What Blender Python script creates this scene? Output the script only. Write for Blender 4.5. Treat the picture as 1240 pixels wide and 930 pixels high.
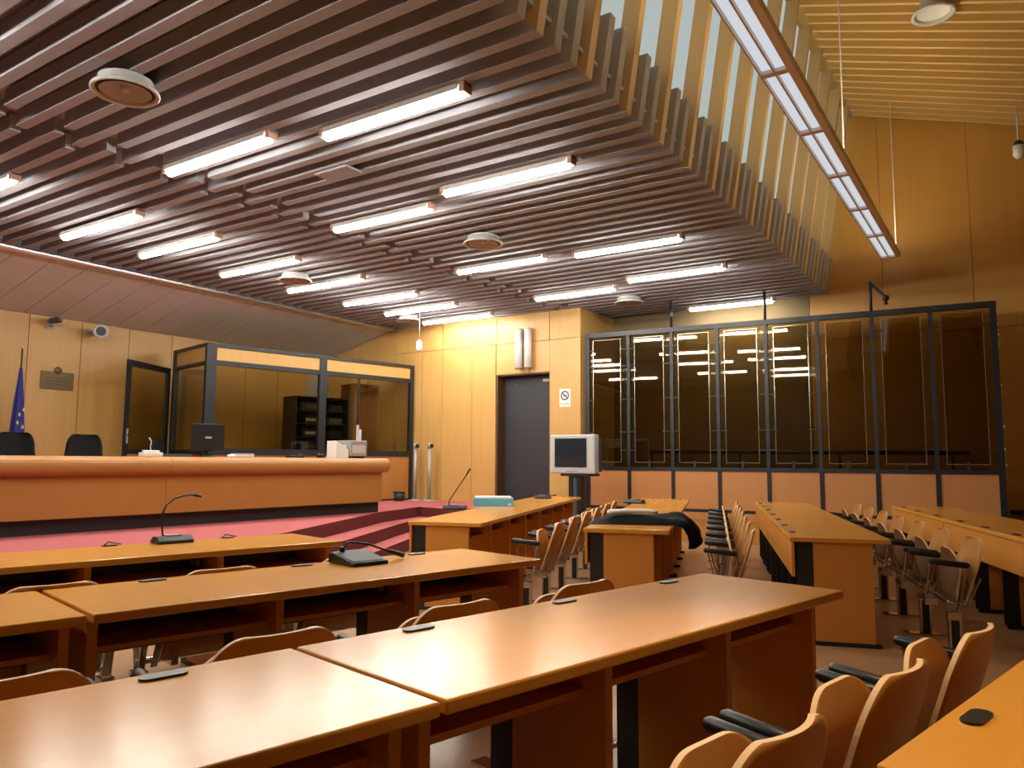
import bpy, bmesh, math, random
from mathutils import Vector, Matrix
random.seed(7)
for o in list(bpy.data.objects): bpy.data.objects.remove(o)
SC = bpy.context.scene
COL = SC.collection
PI = math.pi
# ------------------------------------------------------------------ camera
EYE = 1.28
F, PITCH, YAW, ROLL = 924.08, 0.1000492, -0.5817899, 0.00632067
def setup_camera():
    f = Vector((math.cos(PITCH)*math.sin(YAW), math.cos(PITCH)*math.cos(YAW), math.sin(PITCH)))
    r = Vector((math.cos(YAW), -math.sin(YAW), 0)); u = r.cross(f)
    r2 = r*math.cos(ROLL)+u*math.sin(ROLL); u2 = -r*math.sin(ROLL)+u*math.cos(ROLL)
    m = Matrix(((r2.x, u2.x, -f.x, 0), (r2.y, u2.y, -f.y, 0), (r2.z, u2.z, -f.z, EYE), (0, 0, 0, 1)))
    cd = bpy.data.cameras.new('camera'); cd.sensor_width = 36.0; cd.lens = F/1240*36.0
    cd.clip_start = 0.03; cd.clip_end = 200
    c = bpy.data.objects.new('camera', cd); COL.objects.link(c); c.matrix_world = m
    SC.camera = c
setup_camera()
# ------------------------------------------------------------------ world, exposure
TUBE = 95.0
UPLIGHT = 20.0
LOUVRE = 0.95
GLAZE = 0.8        # daylight through the frosted clerestory
w = bpy.data.worlds.new('world'); SC.world = w; w.use_nodes = True
w.node_tree.nodes['Background'].inputs[0].default_value = (0.55, 0.68, 0.8, 1)
w.node_tree.nodes['Background'].inputs[1].default_value = 0.35
SC.view_settings.view_transform = 'Standard'; SC.view_settings.look = 'None'
SC.view_settings.gamma = 1.0; SC.view_settings.use_curve_mapping = False
SC.view_settings.exposure = -0.3
try:
    SC.cycles.use_denoising = True
    SC.cycles.max_bounces = 8; SC.cycles.diffuse_bounces = 4; SC.cycles.glossy_bounces = 4
    SC.cycles.transparent_max_bounces = 16; SC.cycles.transmission_bounces = 6
    SC.cycles.sample_clamp_indirect = 4.0
    SC.cycles.caustics_reflective = False; SC.cycles.caustics_refractive = False
except Exception: pass
# ------------------------------------------------------------------ materials
def s2l(c):
    return tuple((x/12.92 if x <= 0.04045 else ((x+0.055)/1.055)**2.4) for x in [v/255 for v in c])
def mat(name, rgb, rough=0.5, metal=0.0, emit=None, estr=0.0, spec=0.5, coat=0.0, noise=0.0, nscale=8.0):
    m = bpy.data.materials.new(name); m.use_nodes = True
    nt = m.node_tree; b = nt.nodes['Principled BSDF']
    c = s2l(rgb)
    b.inputs['Base Color'].default_value = (*c, 1); b.inputs['Roughness'].default_value = rough
    b.inputs['Metallic'].default_value = metal; b.inputs['Specular IOR Level'].default_value = spec
    b.inputs['Coat Weight'].default_value = coat
    if emit is not None:
        b.inputs['Emission Color'].default_value = (*s2l(emit), 1); b.inputs['Emission Strength'].default_value = estr
    if noise > 0:
        tc = nt.nodes.new('ShaderNodeTexCoord'); n = nt.nodes.new('ShaderNodeTexNoise')
        n.inputs['Scale'].default_value = nscale; n.inputs['Detail'].default_value = 5
        nt.links.new(tc.outputs['Object'], n.inputs['Vector'])
        mx = nt.nodes.new('ShaderNodeMix'); mx.data_type = 'RGBA'
        mx.inputs[6].default_value = (*[x*(1-noise) for x in c], 1); mx.inputs[7].default_value = (*[min(1, x*(1+noise)) for x in c], 1)
        nt.links.new(n.outputs['Fac'], mx.inputs[0]); nt.links.new(mx.outputs[2], b.inputs['Base Color'])
    return m
def wood(name, dark, light, grain='X', rough=0.35, scale=1.0, spec=0.5, coat=0.0, contrast=1.0):
    m = bpy.data.materials.new(name); m.use_nodes = True
    nt = m.node_tree; b = nt.nodes['Principled BSDF']; L = nt.links.new
    tc = nt.nodes.new('ShaderNodeTexCoord'); oi = nt.nodes.new('ShaderNodeObjectInfo')
    vm = nt.nodes.new('ShaderNodeVectorMath'); vm.operation = 'ADD'
    sc = nt.nodes.new('ShaderNodeVectorMath'); sc.operation = 'SCALE'; sc.inputs['Scale'].default_value = 9.0
    cx = nt.nodes.new('ShaderNodeCombineXYZ')
    for k in ('X', 'Y', 'Z'): L(oi.outputs['Random'], cx.inputs[k])
    L(cx.outputs[0], sc.inputs[0]); L(tc.outputs['Object'], vm.inputs[0]); L(sc.outputs[0], vm.inputs[1])
    mp = nt.nodes.new('ShaderNodeMapping')
    s = {'X': (0.7, 14, 14), 'Y': (14, 0.7, 14), 'Z': (14, 14, 0.7)}[grain]
    mp.inputs['Scale'].default_value = tuple(v*scale for v in s)
    L(vm.outputs[0], mp.inputs['Vector'])
    n = nt.nodes.new('ShaderNodeTexNoise'); n.inputs['Scale'].default_value = 1.6; n.inputs['Detail'].default_value = 6; n.inputs['Distortion'].default_value = 0.4
    L(mp.outputs[0], n.inputs['Vector'])
    n2 = nt.nodes.new('ShaderNodeTexNoise'); n2.inputs['Scale'].default_value = 1.1; n2.inputs['Detail'].default_value = 2
    L(vm.outputs[0], n2.inputs['Vector'])
    rp = nt.nodes.new('ShaderNodeMapRange'); rp.inputs[1].default_value = 0.5-0.25/contrast; rp.inputs[2].default_value = 0.5+0.25/contrast
    ad = nt.nodes.new('ShaderNodeMath'); ad.operation = 'ADD'
    ml = nt.nodes.new('ShaderNodeMath'); ml.operation = 'MULTIPLY'; ml.inputs[1].default_value = 0.5
    ml2 = nt.nodes.new('ShaderNodeMath'); ml2.operation = 'MULTIPLY'; ml2.inputs[1].default_value = 0.5
    L(n.outputs['Fac'], ml.inputs[0]); L(n2.outputs['Fac'], ml2.inputs[0]); L(ml.outputs[0], ad.inputs[0]); L(ml2.outputs[0], ad.inputs[1])
    L(ad.outputs[0], rp.inputs[0])
    mx = nt.nodes.new('ShaderNodeMix'); mx.data_type = 'RGBA'
    mx.inputs[6].default_value = (*s2l(dark), 1); mx.inputs[7].default_value = (*s2l(light), 1)
    L(rp.outputs[0], mx.inputs[0]); L(mx.outputs[2], b.inputs['Base Color'])
    b.inputs['Roughness'].default_value = rough; b.inputs['Specular IOR Level'].default_value = spec; b.inputs['Coat Weight'].default_value = coat
    bp = nt.nodes.new('ShaderNodeBump'); bp.inputs['Strength'].default_value = 0.04; bp.inputs['Distance'].default_value = 0.002
    L(n.outputs['Fac'], bp.inputs['Height']); L(bp.outputs[0], b.inputs['Normal'])
    return m
def glass(name, tint, rough=0.02, refl=1.0):
    m = bpy.data.materials.new(name); m.use_nodes = True; nt = m.node_tree
    for n in list(nt.nodes): nt.nodes.remove(n)
    out = nt.nodes.new('ShaderNodeOutputMaterial'); mix = nt.nodes.new('ShaderNodeMixShader')
    tr = nt.nodes.new('ShaderNodeBsdfTransparent'); gl = nt.nodes.new('ShaderNodeBsdfGlossy')
    tr.inputs[0].default_value = (*s2l(tint), 1); gl.inputs['Roughness'].default_value = rough
    gl.inputs[0].default_value = (1, 1, 1, 1)
    fr = nt.nodes.new('ShaderNodeFresnel'); fr.inputs['IOR'].default_value = 1.5
    mu = nt.nodes.new('ShaderNodeMath'); mu.operation = 'MULTIPLY'; mu.inputs[1].default_value = refl
    nt.links.new(fr.outputs[0], mu.inputs[0]); nt.links.new(mu.outputs[0], mix.inputs[0])
    nt.links.new(tr.outputs[0], mix.inputs[1]); nt.links.new(gl.outputs[0], mix.inputs[2]); nt.links.new(mix.outputs[0], out.inputs[0])
    return m
def emission(name, rgb, s):
    m = bpy.data.materials.new(name); m.use_nodes = True; nt = m.node_tree
    for n in list(nt.nodes): nt.nodes.remove(n)
    out = nt.nodes.new('ShaderNodeOutputMaterial'); e = nt.nodes.new('ShaderNodeEmission')
    e.inputs[0].default_value = (*s2l(rgb), 1); e.inputs[1].default_value = s
    nt.links.new(e.outputs[0], out.inputs[0]); return m

M = {}
M['desk'] = wood('desk_beech', (212, 144, 56), (224, 160, 70), 'X', 0.2, spec=0.5, contrast=0.8)
M['desk'].node_tree.nodes['Principled BSDF'].inputs['Specular Tint'].default_value = (1, 0.88, 0.68, 1)
M['desk_edge'] = wood('desk_side', (204, 132, 54), (214, 146, 64), 'Z', 0.4, contrast=0.8)
M['wall'] = wood('wall_veneer', (188, 146, 82), (204, 164, 98), 'Z', 0.42, 0.6, contrast=0.9)
M['wall_r'] = wood('wall_veneer_dark', (184, 134, 62), (198, 148, 72), 'Z', 0.42, 0.6, contrast=0.9)
M['bench'] = wood('bench_veneer', (164, 112, 54), (176, 124, 64), 'Y', 0.35, 0.6, contrast=0.8)
M['cage_wood'] = wood('dock_veneer', (186, 126, 74), (200, 140, 86), 'Z', 0.4, 0.6, contrast=0.8)
M['fascia'] = wood('fascia_veneer', (176, 118, 52), (190, 132, 60), 'X', 0.4, 0.6)
M['slat'] = wood('ceiling_slat', (144, 145, 152), (160, 160, 166), 'X', 0.8, spec=0.15, contrast=0.8)
M['slat_v'] = wood('ceiling_slat_upright', (148, 142, 138), (164, 156, 150), 'Z', 0.8, spec=0.15, contrast=0.8)
M['slat_y'] = wood('upper_slat', (196, 160, 96), (212, 178, 112), 'X', 0.5, contrast=0.8)
M['slat_yv'] = wood('upper_slat_upright', (176, 144, 96), (192, 160, 108), 'Z', 0.5, contrast=0.8)
M['void'] = mat('ceiling_void', (168, 170, 176), 0.9)
M['void_y'] = mat('upper_void', (190, 156, 92), 0.9)
M['soffit'] = mat('soffit_board', (202, 202, 202), 0.6, noise=0.04, nscale=3)
M['trim_w'] = mat('white_profile', (240, 242, 250), 0.28, 0.9)
M['frame'] = mat('slate_frame', (27, 33, 39), 0.4)
M['black'] = mat('black_laminate', (34, 34, 36), 0.45)
M['plastic'] = mat('black_plastic', (26, 26, 28), 0.38)
M['dkgrey'] = mat('dark_grey_plastic', (62, 70, 76), 0.55)
M['grey'] = mat('grey_plastic', (150, 152, 150), 0.4)
M['lgrey'] = mat('light_grey_plastic', (190, 192, 190), 0.4)
M['white'] = mat('white_plastic', (226, 226, 222), 0.4)
M['chrome'] = mat('chrome', (205, 205, 205), 0.16, 1.0)
M['steel'] = mat('grey_steel', (158, 156, 148), 0.4, 0.15)
M['ply'] = wood('chair_ply', (168, 114, 52), (182, 128, 62), 'Z', 0.34, 1.2, contrast=0.8)
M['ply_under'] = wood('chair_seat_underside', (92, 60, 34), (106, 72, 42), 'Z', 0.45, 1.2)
M['ply_edge'] = mat('ply_edge', (232, 192, 142), 0.5)
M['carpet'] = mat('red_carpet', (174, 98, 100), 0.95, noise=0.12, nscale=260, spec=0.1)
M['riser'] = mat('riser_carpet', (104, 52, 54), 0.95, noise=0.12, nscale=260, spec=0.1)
M['fabric'] = mat('black_fabric', (24, 23, 25), 0.95, noise=0.2, nscale=300, spec=0.2)
M['satin'] = mat('black_satin', (12, 12, 14), 0.75, spec=0.12)
M['door'] = mat('door_charcoal', (44, 45, 50), 0.5)
M['doorframe'] = mat('door_lining', (84, 60, 34), 0.5)
M['screen'] = mat('crt_glass', (34, 40, 48), 0.12)
M['silver'] = mat('silver_plastic', (184, 190, 192), 0.35, 0.1)
M['teal'] = mat('teal_board', (92, 176, 214), 0.5)
M['paper'] = mat('paper', (232, 232, 226), 0.7)
M['brass'] = mat('dull_brass', (104, 86, 54), 0.45, 0.3)
M['gold'] = mat('gold_thread', (222, 206, 120), 0.6)
M['flag'] = mat('flag_blue', (34, 40, 120), 0.75, noise=0.15, nscale=30)
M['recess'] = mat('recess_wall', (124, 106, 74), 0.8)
M['tint'] = glass('bronze_glass', (238, 230, 206), 0.015, 1.2)
M['tint_fixed'] = glass('smoked_glass', (214, 206, 180), 0.03, 0.15)
M['tint2'] = glass('booth_glass', (240, 236, 214), 0.02, 0.7)
M['edge'] = mat('polished_glass_edge', (196, 188, 166), 0.18, 0.7)
M['tube'] = emission('fluorescent_tube', (255, 247, 234), TUBE)
M['uplight'] = emission('uplight_lamp', (255, 236, 196), UPLIGHT)
M['louvre'] = emission('louvre_cell', (235, 238, 244), LOUVRE)
M['glaze'] = emission('frosted_daylight_glass', (214, 226, 222), GLAZE)
M['housing'] = mat('lamp_housing', (196, 160, 140), 0.5)
M['beam'] = wood('luminaire_side', (226, 220, 216), (234, 228, 224), 'Y', 0.45)
M['dim'] = wood('dark_veneer', (84, 58, 34), (96, 68, 42), 'Z', 0.5)
M['floor'] = None
def floor_mat():
    m = bpy.data.materials.new('tan_linoleum'); m.use_nodes = True; nt = m.node_tree; b = nt.nodes['Principled BSDF']; L = nt.links.new
    tc = nt.nodes.new('ShaderNodeTexCoord')
    n = nt.nodes.new('ShaderNodeTexNoise'); n.inputs['Scale'].default_value = 55; n.inputs['Detail'].default_value = 6
    n2 = nt.nodes.new('ShaderNodeTexNoise'); n2.inputs['Scale'].default_value = 1.5; n2.inputs['Detail'].default_value = 3
    L(tc.outputs['Object'], n.inputs['Vector']); L(tc.outputs['Object'], n2.inputs['Vector'])
    ad = nt.nodes.new('ShaderNodeMath'); ad.operation = 'ADD'; L(n.outputs['Fac'], ad.inputs[0]); L(n2.outputs['Fac'], ad.inputs[1])
    mr = nt.nodes.new('ShaderNodeMapRange'); mr.inputs[1].default_value = 0.7; mr.inputs[2].default_value = 1.3; L(ad.outputs[0], mr.inputs[0])
    mx = nt.nodes.new('ShaderNodeMix'); mx.data_type = 'RGBA'
    mx.inputs[6].default_value = (*s2l((160, 122, 84)), 1); mx.inputs[7].default_value = (*s2l((184, 144, 104)), 1)
    L(mr.outputs[0], mx.inputs[0]); L(mx.outputs[2], b.inputs['Base Color']); b.inputs['Roughness'].default_value = 0.32
    return m
M['floor'] = floor_mat()

# ------------------------------------------------------------------ mesh helpers
class MB:
    def __init__(s): s.v = []; s.f = []; s.mi = []; s.sm = []
    def add(s, vs, fs, mi=0, sm=False):
        o = len(s.v); s.v += [tuple(p) for p in vs]
        for f in fs: s.f.append(tuple(o+i for i in f)); s.mi.append(mi); s.sm.append(sm)
        return s
    def box(s, x0, x1, y0, y1, z0, z1, mi=0):
        vs = [(x0, y0, z0), (x1, y0, z0), (x1, y1, z0), (x0, y1, z0), (x0, y0, z1), (x1, y0, z1), (x1, y1, z1), (x0, y1, z1)]
        return s.add(vs, [(3, 2, 1, 0), (4, 5, 6, 7), (0, 1, 5, 4), (1, 2, 6, 5), (2, 3, 7, 6), (3, 0, 4, 7)], mi)
    def prism(s, poly, z0, z1, mi=0, mside=None):
        n = len(poly)
        s.add([(x, y, z1) for x, y in poly], [tuple(range(n))], mi)
        s.add([(x, y, z0) for x, y in poly], [tuple(reversed(range(n)))], mi)
        vs = [(x, y, z0) for x, y in poly]+[(x, y, z1) for x, y in poly]
        return s.add(vs, [(i, (i+1) % n, n+(i+1) % n, n+i) for i in range(n)], mi if mside is None else mside)
    def extrude_x(s, prof, x0, x1, mi=0, sm=False):     # closed profile in (y,z), counter-clockwise seen from +x
        n = len(prof)
        s.add([(x0, y, z) for y, z in prof], [tuple(reversed(range(n)))], mi)
        s.add([(x1, y, z) for y, z in prof], [tuple(range(n))], mi)
        vs = [(x0, y, z) for y, z in prof]+[(x1, y, z) for y, z in prof]
        return s.add(vs, [(i, (i+1) % n, n+(i+1) % n, n+i) for i in range(n)], mi, sm)
    def tube(s, pts, r, n=10, mi=0, cap=True):
        pts = [Vector(p) for p in pts]
        rs = r if isinstance(r, (list, tuple)) else [r]*len(pts)
        rings = []
        up = None
        for i, p in enumerate(pts):
            d = (pts[min(i+1, len(pts)-1)]-pts[max(i-1, 0)]).normalized()
            if up is None:
                up = Vector((0, 0, 1)) if abs(d.z) < 0.9 else Vector((1, 0, 0))
            a = d.cross(up).normalized(); b = a.cross(d).normalized(); up = b
            rings.append([p+a*math.cos(2*PI*k/n)*rs[i]+b*math.sin(2*PI*k/n)*rs[i] for k in range(n)])
        vs = [q for rg in rings for q in rg]
        fs = []
        for i in range(len(pts)-1):
            for k in range(n):
                fs.append((i*n+k, i*n+(k+1) % n, (i+1)*n+(k+1) % n, (i+1)*n+k))
        s.add(vs, [tuple(reversed(f)) for f in fs], mi, True)
        if cap:
            s.add(rings[0], [tuple(range(n))], mi); s.add(rings[-1], [tuple(reversed(range(n)))], mi)
        return s
    def bar(s, p, q, w, t, side, mi=0):     # flat bar from p to q; w along side vector, t across
        p = Vector(p); q = Vector(q); d = (q-p).normalized(); a = Vector(side).normalized(); b = d.cross(a).normalized(); a = b.cross(d).normalized()
        vs = []
        for e in (p, q):
            for i, j in ((-1, -1), (1, -1), (1, 1), (-1, 1)): vs.append(e+a*w/2*i+b*t/2*j)
        return s.add(vs, [(3, 2, 1, 0), (4, 5, 6, 7), (0, 1, 5, 4), (1, 2, 6, 5), (2, 3, 7, 6), (3, 0, 4, 7)], mi)
    def lathe(s, prof, c=(0, 0, 0), n=24, mi=0, cap=True):        # profile of (r, z)
        vs = [(c[0]+r*math.cos(2*PI*k/n), c[1]+r*math.sin(2*PI*k/n), c[2]+z) for r, z in prof for k in range(n)]
        fs = [(i*n+k, i*n+(k+1) % n, (i+1)*n+(k+1) % n, (i+1)*n+k) for i in range(len(prof)-1) for k in range(n)]
        s.add(vs, fs, mi, True)
        for idx, rev in ((0, True), (len(prof)-1, False)):
            if cap and prof[idx][0] > 1e-4:
                ring = [vs[idx*n+k] for k in range(n)]
                s.add(ring, [tuple(reversed(range(n))) if rev else tuple(range(n))], mi)
        return s
    def mesh(s, name, mats):
        me = bpy.data.meshes.new(name); me.from_pydata(s.v, [], s.f)
        for m in (mats if isinstance(mats, (list, tuple)) else [mats]): me.materials.append(m)
        me.polygons.foreach_set('material_index', s.mi); me.polygons.foreach_set('use_smooth', s.sm)
        me.update(); return me
    def obj(s, name, mats, parent=None, bevel=0.0, seg=2, loc=None, recalc=True):
        me = s.mesh(name, mats)
        if bevel > 0 or recalc:
            bm = bmesh.new(); bm.from_mesh(me); bmesh.ops.remove_doubles(bm, verts=bm.verts, dist=1e-5)
            if recalc: bmesh.ops.recalc_face_normals(bm, faces=bm.faces)
            if bevel > 0:
                es = [e for e in bm.edges if len(e.link_faces) == 2 and e.calc_face_angle(0) > 0.6]
                bmesh.ops.bevel(bm, geom=es, offset=bevel, segments=seg, affect='EDGES', profile=0.5, clamp_overlap=True)
            bm.to_mesh(me); bm.free()
        return link(name, me, parent, loc)
def link(name, me, parent=None, loc=None):
    o = bpy.data.objects.new(name, me); COL.objects.link(o)
    if parent: o.parent = parent
    if loc is not None: o.location = loc
    return o
def tag(o, label=None, cat=None, group=None, kind=None):
    if label: o['label'] = label
    if cat: o['category'] = cat
    if group: o['group'] = group
    if kind: o['kind'] = kind
    return o
def thing(name, label, cat, loc, rz=0.0, group=None):
    o = bpy.data.objects.new(name, None); COL.objects.link(o); o.empty_display_size = 0.1
    o.location = loc; o.rotation_euler = (0, 0, rz)
    return tag(o, label, cat, group)
def structure(name, label=None, loc=(0, 0, 0), rz=0.0):
    o = bpy.data.objects.new(name, None); COL.objects.link(o); o.location = loc; o.rotation_euler = (0, 0, rz)
    return tag(o, label, None, None, 'structure')
def children(o): return [c for c in KIDS.get(o.name, [])]
KIDS = {}
def copy_tree(o, parent=None):
    c = o.copy(); COL.objects.link(c)
    if parent: c.parent = parent
    for ch in list(o.children): copy_tree(ch, c)
    return c
# two desk directions: X = along the desks, Y = towards the judges (-u)
A1 = Vector((0.2124, 0.9772, 0)); A2 = Vector((-0.317, 0.9484, 0))
def bank(a):
    y = Vector((-a.y, a.x, 0)); return a, y, math.atan2(a.y, a.x)
BX1, BY1, BR1 = bank(A1); BX2, BY2, BR2 = bank(A2)
def P1(u, v, z=0): return BX1*v-BY1*u+Vector((0, 0, z))
def P2(u, v, z=0): return BX2*v-BY2*u+Vector((0, 0, z))
CZ = 4.0            # underside of the slatted ceiling
XT, XE, YB, XL, YW = -10.74, -2.41, 13.2, -12.7, 11.85

# ================================================================== SETTING
o = MB().add([(-13.2, -5, 0), (5.4, -5, 0), (5.4, 13.4, 0), (-13.2, 13.4, 0)], [(0, 1, 2, 3)]).obj('floor', M['floor'], recalc=False)
tag(o, 'tan speckled linoleum floor', kind='structure')

# --- slatted ceiling
PITCHS, Y0S = 0.2243, 4.41
K0, K1 = -20, 39
ceil_ = structure('ceiling', 'low slatted ceiling of brown wooden battens')
MB().box(XT, XE-0.02, -5, YB, CZ+0.17, CZ+0.2).obj('ceiling_board', M['void'], ceil_)
SW, SH = 0.085, 0.13
LEAN = 0.157
def xl(z): return XE+LEAN*(z-CZ)
seamx = -6.73
def left_mesh(x1): return MB().box(XT+0.06, x1, -SW/2, SW/2, 0, SH).mesh('slat', M['slat'])
def right_mesh(x0):
    b = MB(); b.extrude_x([(-SW/2, 0), (SW/2, 0), (SW/2, SH), (-SW/2, SH)], x0, XE-0.0)
    b2 = MB()
    n = lambda x, z: (x, z)
    pr = [(x0, 0), (XE, 0), (XE-0.13, SH), (x0, SH)]
    vs = [(x, -SW/2, z) for x, z in pr]+[(x, SW/2, z) for x, z in pr]
    b2.add(vs, [(0, 1, 2, 3), (7, 6, 5, 4), (0, 4, 5, 1), (1, 5, 6, 2), (2, 6, 7, 3), (3, 7, 4, 0)])
    return b2.mesh('slat', M['slat'])
def upright_mesh(z1, dep, m, w=SW):
    dx = LEAN*z1
    pr = [(0, 0), (dx, z1), (dx-dep, z1), (-0.13 if dep > 0.1 else -dep, SH)]
    vs = [(x, -w/2, z) for x, z in pr]+[(x, w/2, z) for x, z in pr]
    return MB().add(vs, [(0, 1, 2, 3), (7, 6, 5, 4), (0, 4, 5, 1), (1, 5, 6, 2), (2, 6, 7, 3), (3, 7, 4, 0)]).mesh('slat', m)
LM = [left_mesh(seamx+0.13), left_mesh(seamx-0.13)]
RM = [right_mesh(seamx+0.3), right_mesh(seamx-0.02)]
US = upright_mesh(0.56, 0.13, M['slat_v'])
UL = upright_mesh(2.95, 0.17, M['slat_yv'])
for k in range(K0, K1+1):
    y = Y0S+PITCHS*k
    if y > 13.1: break
    link('slat', LM[k % 2], ceil_, (0, y, CZ)); link('slat', RM[k % 2], ceil_, (0, y, CZ))
# --- clerestory above the ceiling edge
cl = structure('wall_clerestory', 'leaning clerestory of upright battens with frosted glass between')
for k in range(K0+8, K1+1):
    y = Y0S+PITCHS*k
    if y > 13.1: break
    link('slat', UL if k % 3 == 1 else US, cl, (XE, y, CZ))
b = MB(); zt = 4.5
b.add([(xl(CZ)-0.135, -5, CZ+0.17), (xl(CZ)-0.135, YB, CZ+0.17), (xl(zt)-0.135, YB, zt), (xl(zt)-0.135, -5, zt)], [(0, 1, 2, 3)])
b.add([(xl(CZ)-0.16, -5, CZ+0.17), (xl(CZ)-0.16, YB, CZ+0.17), (xl(zt)-0.16, YB, zt), (xl(zt)-0.16, -5, zt)], [(3, 2, 1, 0)])
b.obj('backing_board', M['void'], cl, recalc=False)
win = structure('window_1', 'frosted clerestory glazing behind the upright battens')
ys = [Y0S+PITCHS*k for k in range(K0+6, K1+4) if k % 3 == 1]
for i in range(len(ys)-1):
    ya, yb = ys[i], min(ys[i+1], YB)
    if ya > 13: break
    MB().add([(xl(zt)-0.15, ya, zt), (xl(zt)-0.15, yb, zt), (xl(6.95)-0.15, yb, 6.95), (xl(6.95)-0.15, ya, 6.95)], [(0, 1, 2, 3)]).obj('pane', M['glaze'], win, recalc=False)
# --- upper sloping ceiling
up = structure('ceiling_upper', 'high sloping slatted ceiling of yellow battens')
ZU, SL = 6.95, -0.317
def upper_mesh():
    x0, x1 = xl(ZU)-0.02, 5.3
    L = x1-x0
    pr = [(0, 0), (L, SL*L), (L, SL*L+0.12), (0, 0.12)]
    vs = [(x0+x, -0.024, z) for x, z in pr]+[(x0+x, 0.024, z) for x, z in pr]
    return MB().add(vs, [(0, 1, 2, 3), (7, 6, 5, 4), (0, 4, 5, 1), (1, 5, 6, 2), (2, 6, 7, 3), (3, 7, 4, 0)]).mesh('slat', M['slat_y'])
UM = upper_mesh()
k = 0
while True:
    y = 5.0+PITCHS*k; k += 1
    if y > 13.15: break
    link('slat', UM, up, (0, y, ZU))
x0 = xl(ZU)-0.25
b = MB(); b.add([(x0, -5, ZU+0.13-SL*0.25), (5.4, -5, ZU+0.13+SL*(5.4-x0-0.25)), (5.4, YB, ZU+0.13+SL*(5.4-x0-0.25)), (x0, YB, ZU+0.13-SL*0.25)], [(3, 2, 1, 0)])
b.obj('ceiling_board', M['void_y'], up, recalc=False)
# --- soffit at the left, with its white edge profile
sof = structure('ceiling_soffit', 'sloping soffit of pale boards above the flag wall')
ks = 0.25
zl = CZ-ks*(XT-XL)
MB().add([(XT, -5, CZ+0.03), (XL, -5, zl+0.03), (XL, YW, zl+0.03), (XT, YW, CZ+0.03)], [(0, 1, 2, 3)]).obj('soffit_backing', M['void'], sof, recalc=False)
y = -0.2
while y < YW:
    y1 = min(y+0.48, YW)
    bb = MB(); g = 0.005
    pr = [(XT-0.03, CZ-0.0075), (XL, zl), (XL, zl+0.025), (XT-0.03, CZ+0.0175)]
    vs = [(x, y+g, z) for x, z in pr]+[(x, y1-g, z) for x, z in pr]
    bb.add(vs, [(0, 1, 2, 3), (7, 6, 5, 4), (0, 4, 5, 1), (1, 5, 6, 2), (2, 6, 7, 3), (3, 7, 4, 0)]).obj('soffit_board', M['soffit'], sof)
    y += 0.48
o = MB().tube([(XT+0.01, -5, CZ-0.01), (XT+0.01, YW, CZ-0.01)], 0.05, 16).obj('trim_1', M['trim_w']); tag(o, 'white metal edge profile between soffit and slats', kind='structure')
# --- left wall behind the judges
wl = structure('wall_left', 'veneer panelled wall behind the judges')
MB().box(XL-0.1, XL-0.025, -5, YW+0.1, 0, 4.6).obj('wall_core', M['void'], wl)
pm = MB().box(-0.02, 0, 0.004, 0.796, 0.0, zl-0.005).mesh('panel', M['wall'])
k = -4
while True:
    y = 5.66+0.803*k; k += 1
    if y+0.8 > YW+0.2: break
    link('panel', pm, wl, (XL, y, 0))
# --- back wall with the door
wb = structure('wall_back', 'veneer panelled wall with the charcoal door')
xs = [-12.68, -11.9, -11.15, -10.72, -9.98, -9.45, -8.72, -8.16]
DX0, DX1, DZ0, DZ1 = -8.15, -6.98, 0.49, 2.89
ZJ = 3.47
for i in range(len(xs)-1):
    xa, xb = xs[i]+0.004, xs[i+1]-0.004
    if xb <= XT+0.1:
        MB().add([(xa, YW, 0), (xb, YW, 0), (xb, YW, CZ-ks*(XT-xb)-0.01), (xa, YW, CZ-ks*(XT-xa)-0.01),
                  (xa, YW+0.03, 0), (xb, YW+0.03, 0), (xb, YW+0.03, CZ-ks*(XT-xb)-0.01), (xa, YW+0.03, CZ-ks*(XT-xa)-0.01)],
                 [(0, 1, 2, 3), (0, 4, 5, 1), (1, 5, 6, 2), (2, 6, 7, 3), (3, 7, 4, 0), (7, 6, 5, 4)]).obj('panel', M['wall'], wb)
    else:
        MB().box(xa, xb, YW, YW+0.03, 0, ZJ-0.004).obj('panel', M['wall'], wb)
XC = -6.35
MB().box(DX0+0.004, -7.43, YW, YW+0.03, DZ1+0.004, ZJ-0.004).obj('panel', M['wall'], wb)
MB().box(-7.42, DX1, YW, YW+0.03, DZ1+0.004, ZJ-0.004).obj('panel', M['wall'], wb)
MB().box(DX1+0.004, XC, YW, YW+0.03, 0, ZJ-0.004).obj('panel', M['wall'], wb)
for xa, xb in ((-10.72, -9.46), (-9.45, -8.16), (-8.15, -6.99), (-6.98, XC)):
    MB().box(xa, xb-0.004, YW, YW+0.03, ZJ+0.004, CZ).obj('panel', M['wall'], wb)
MB().box(-12.8, DX0-0.01, YW+0.04, YW+0.12, 0, 4.3).box(DX1+0.01, XC-0.005, YW+0.04, YW+0.12, 0, 4.3).box(DX0-0.01, DX1+0.01, YW+0.04, YW+0.12, DZ1+0.01, 4.3).obj('wall_core', M['void'], wb)
MB().box(XC-0.03, XC, YW+0.03, YB, 0, CZ).obj('return_panel', M['wall'], wb)
dr = structure('door_1', 'charcoal door set deep in the panelled wall')
MB().box(DX0, DX1, YW+0.24, YW+0.28, DZ0, DZ1).obj('door_leaf', M['door'], dr)
MB().box(DX0-0.01, DX0+0.025, YW+0.02, YW+0.3, DZ0, DZ1).box(DX1-0.02, DX1+0.01, YW+0.02, YW+0.3, DZ0, DZ1).box(DX0, DX1, YW+0.02, YW+0.3, DZ1-0.025, DZ1+0.01).obj('door_lining', M['doorframe'], dr)
MB().box(DX1-0.25, DX1-0.03, YW+0.17, YW+0.235, DZ1-0.16, DZ1-0.1).obj('door_closer', M['steel'], dr, 0.008)
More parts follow.
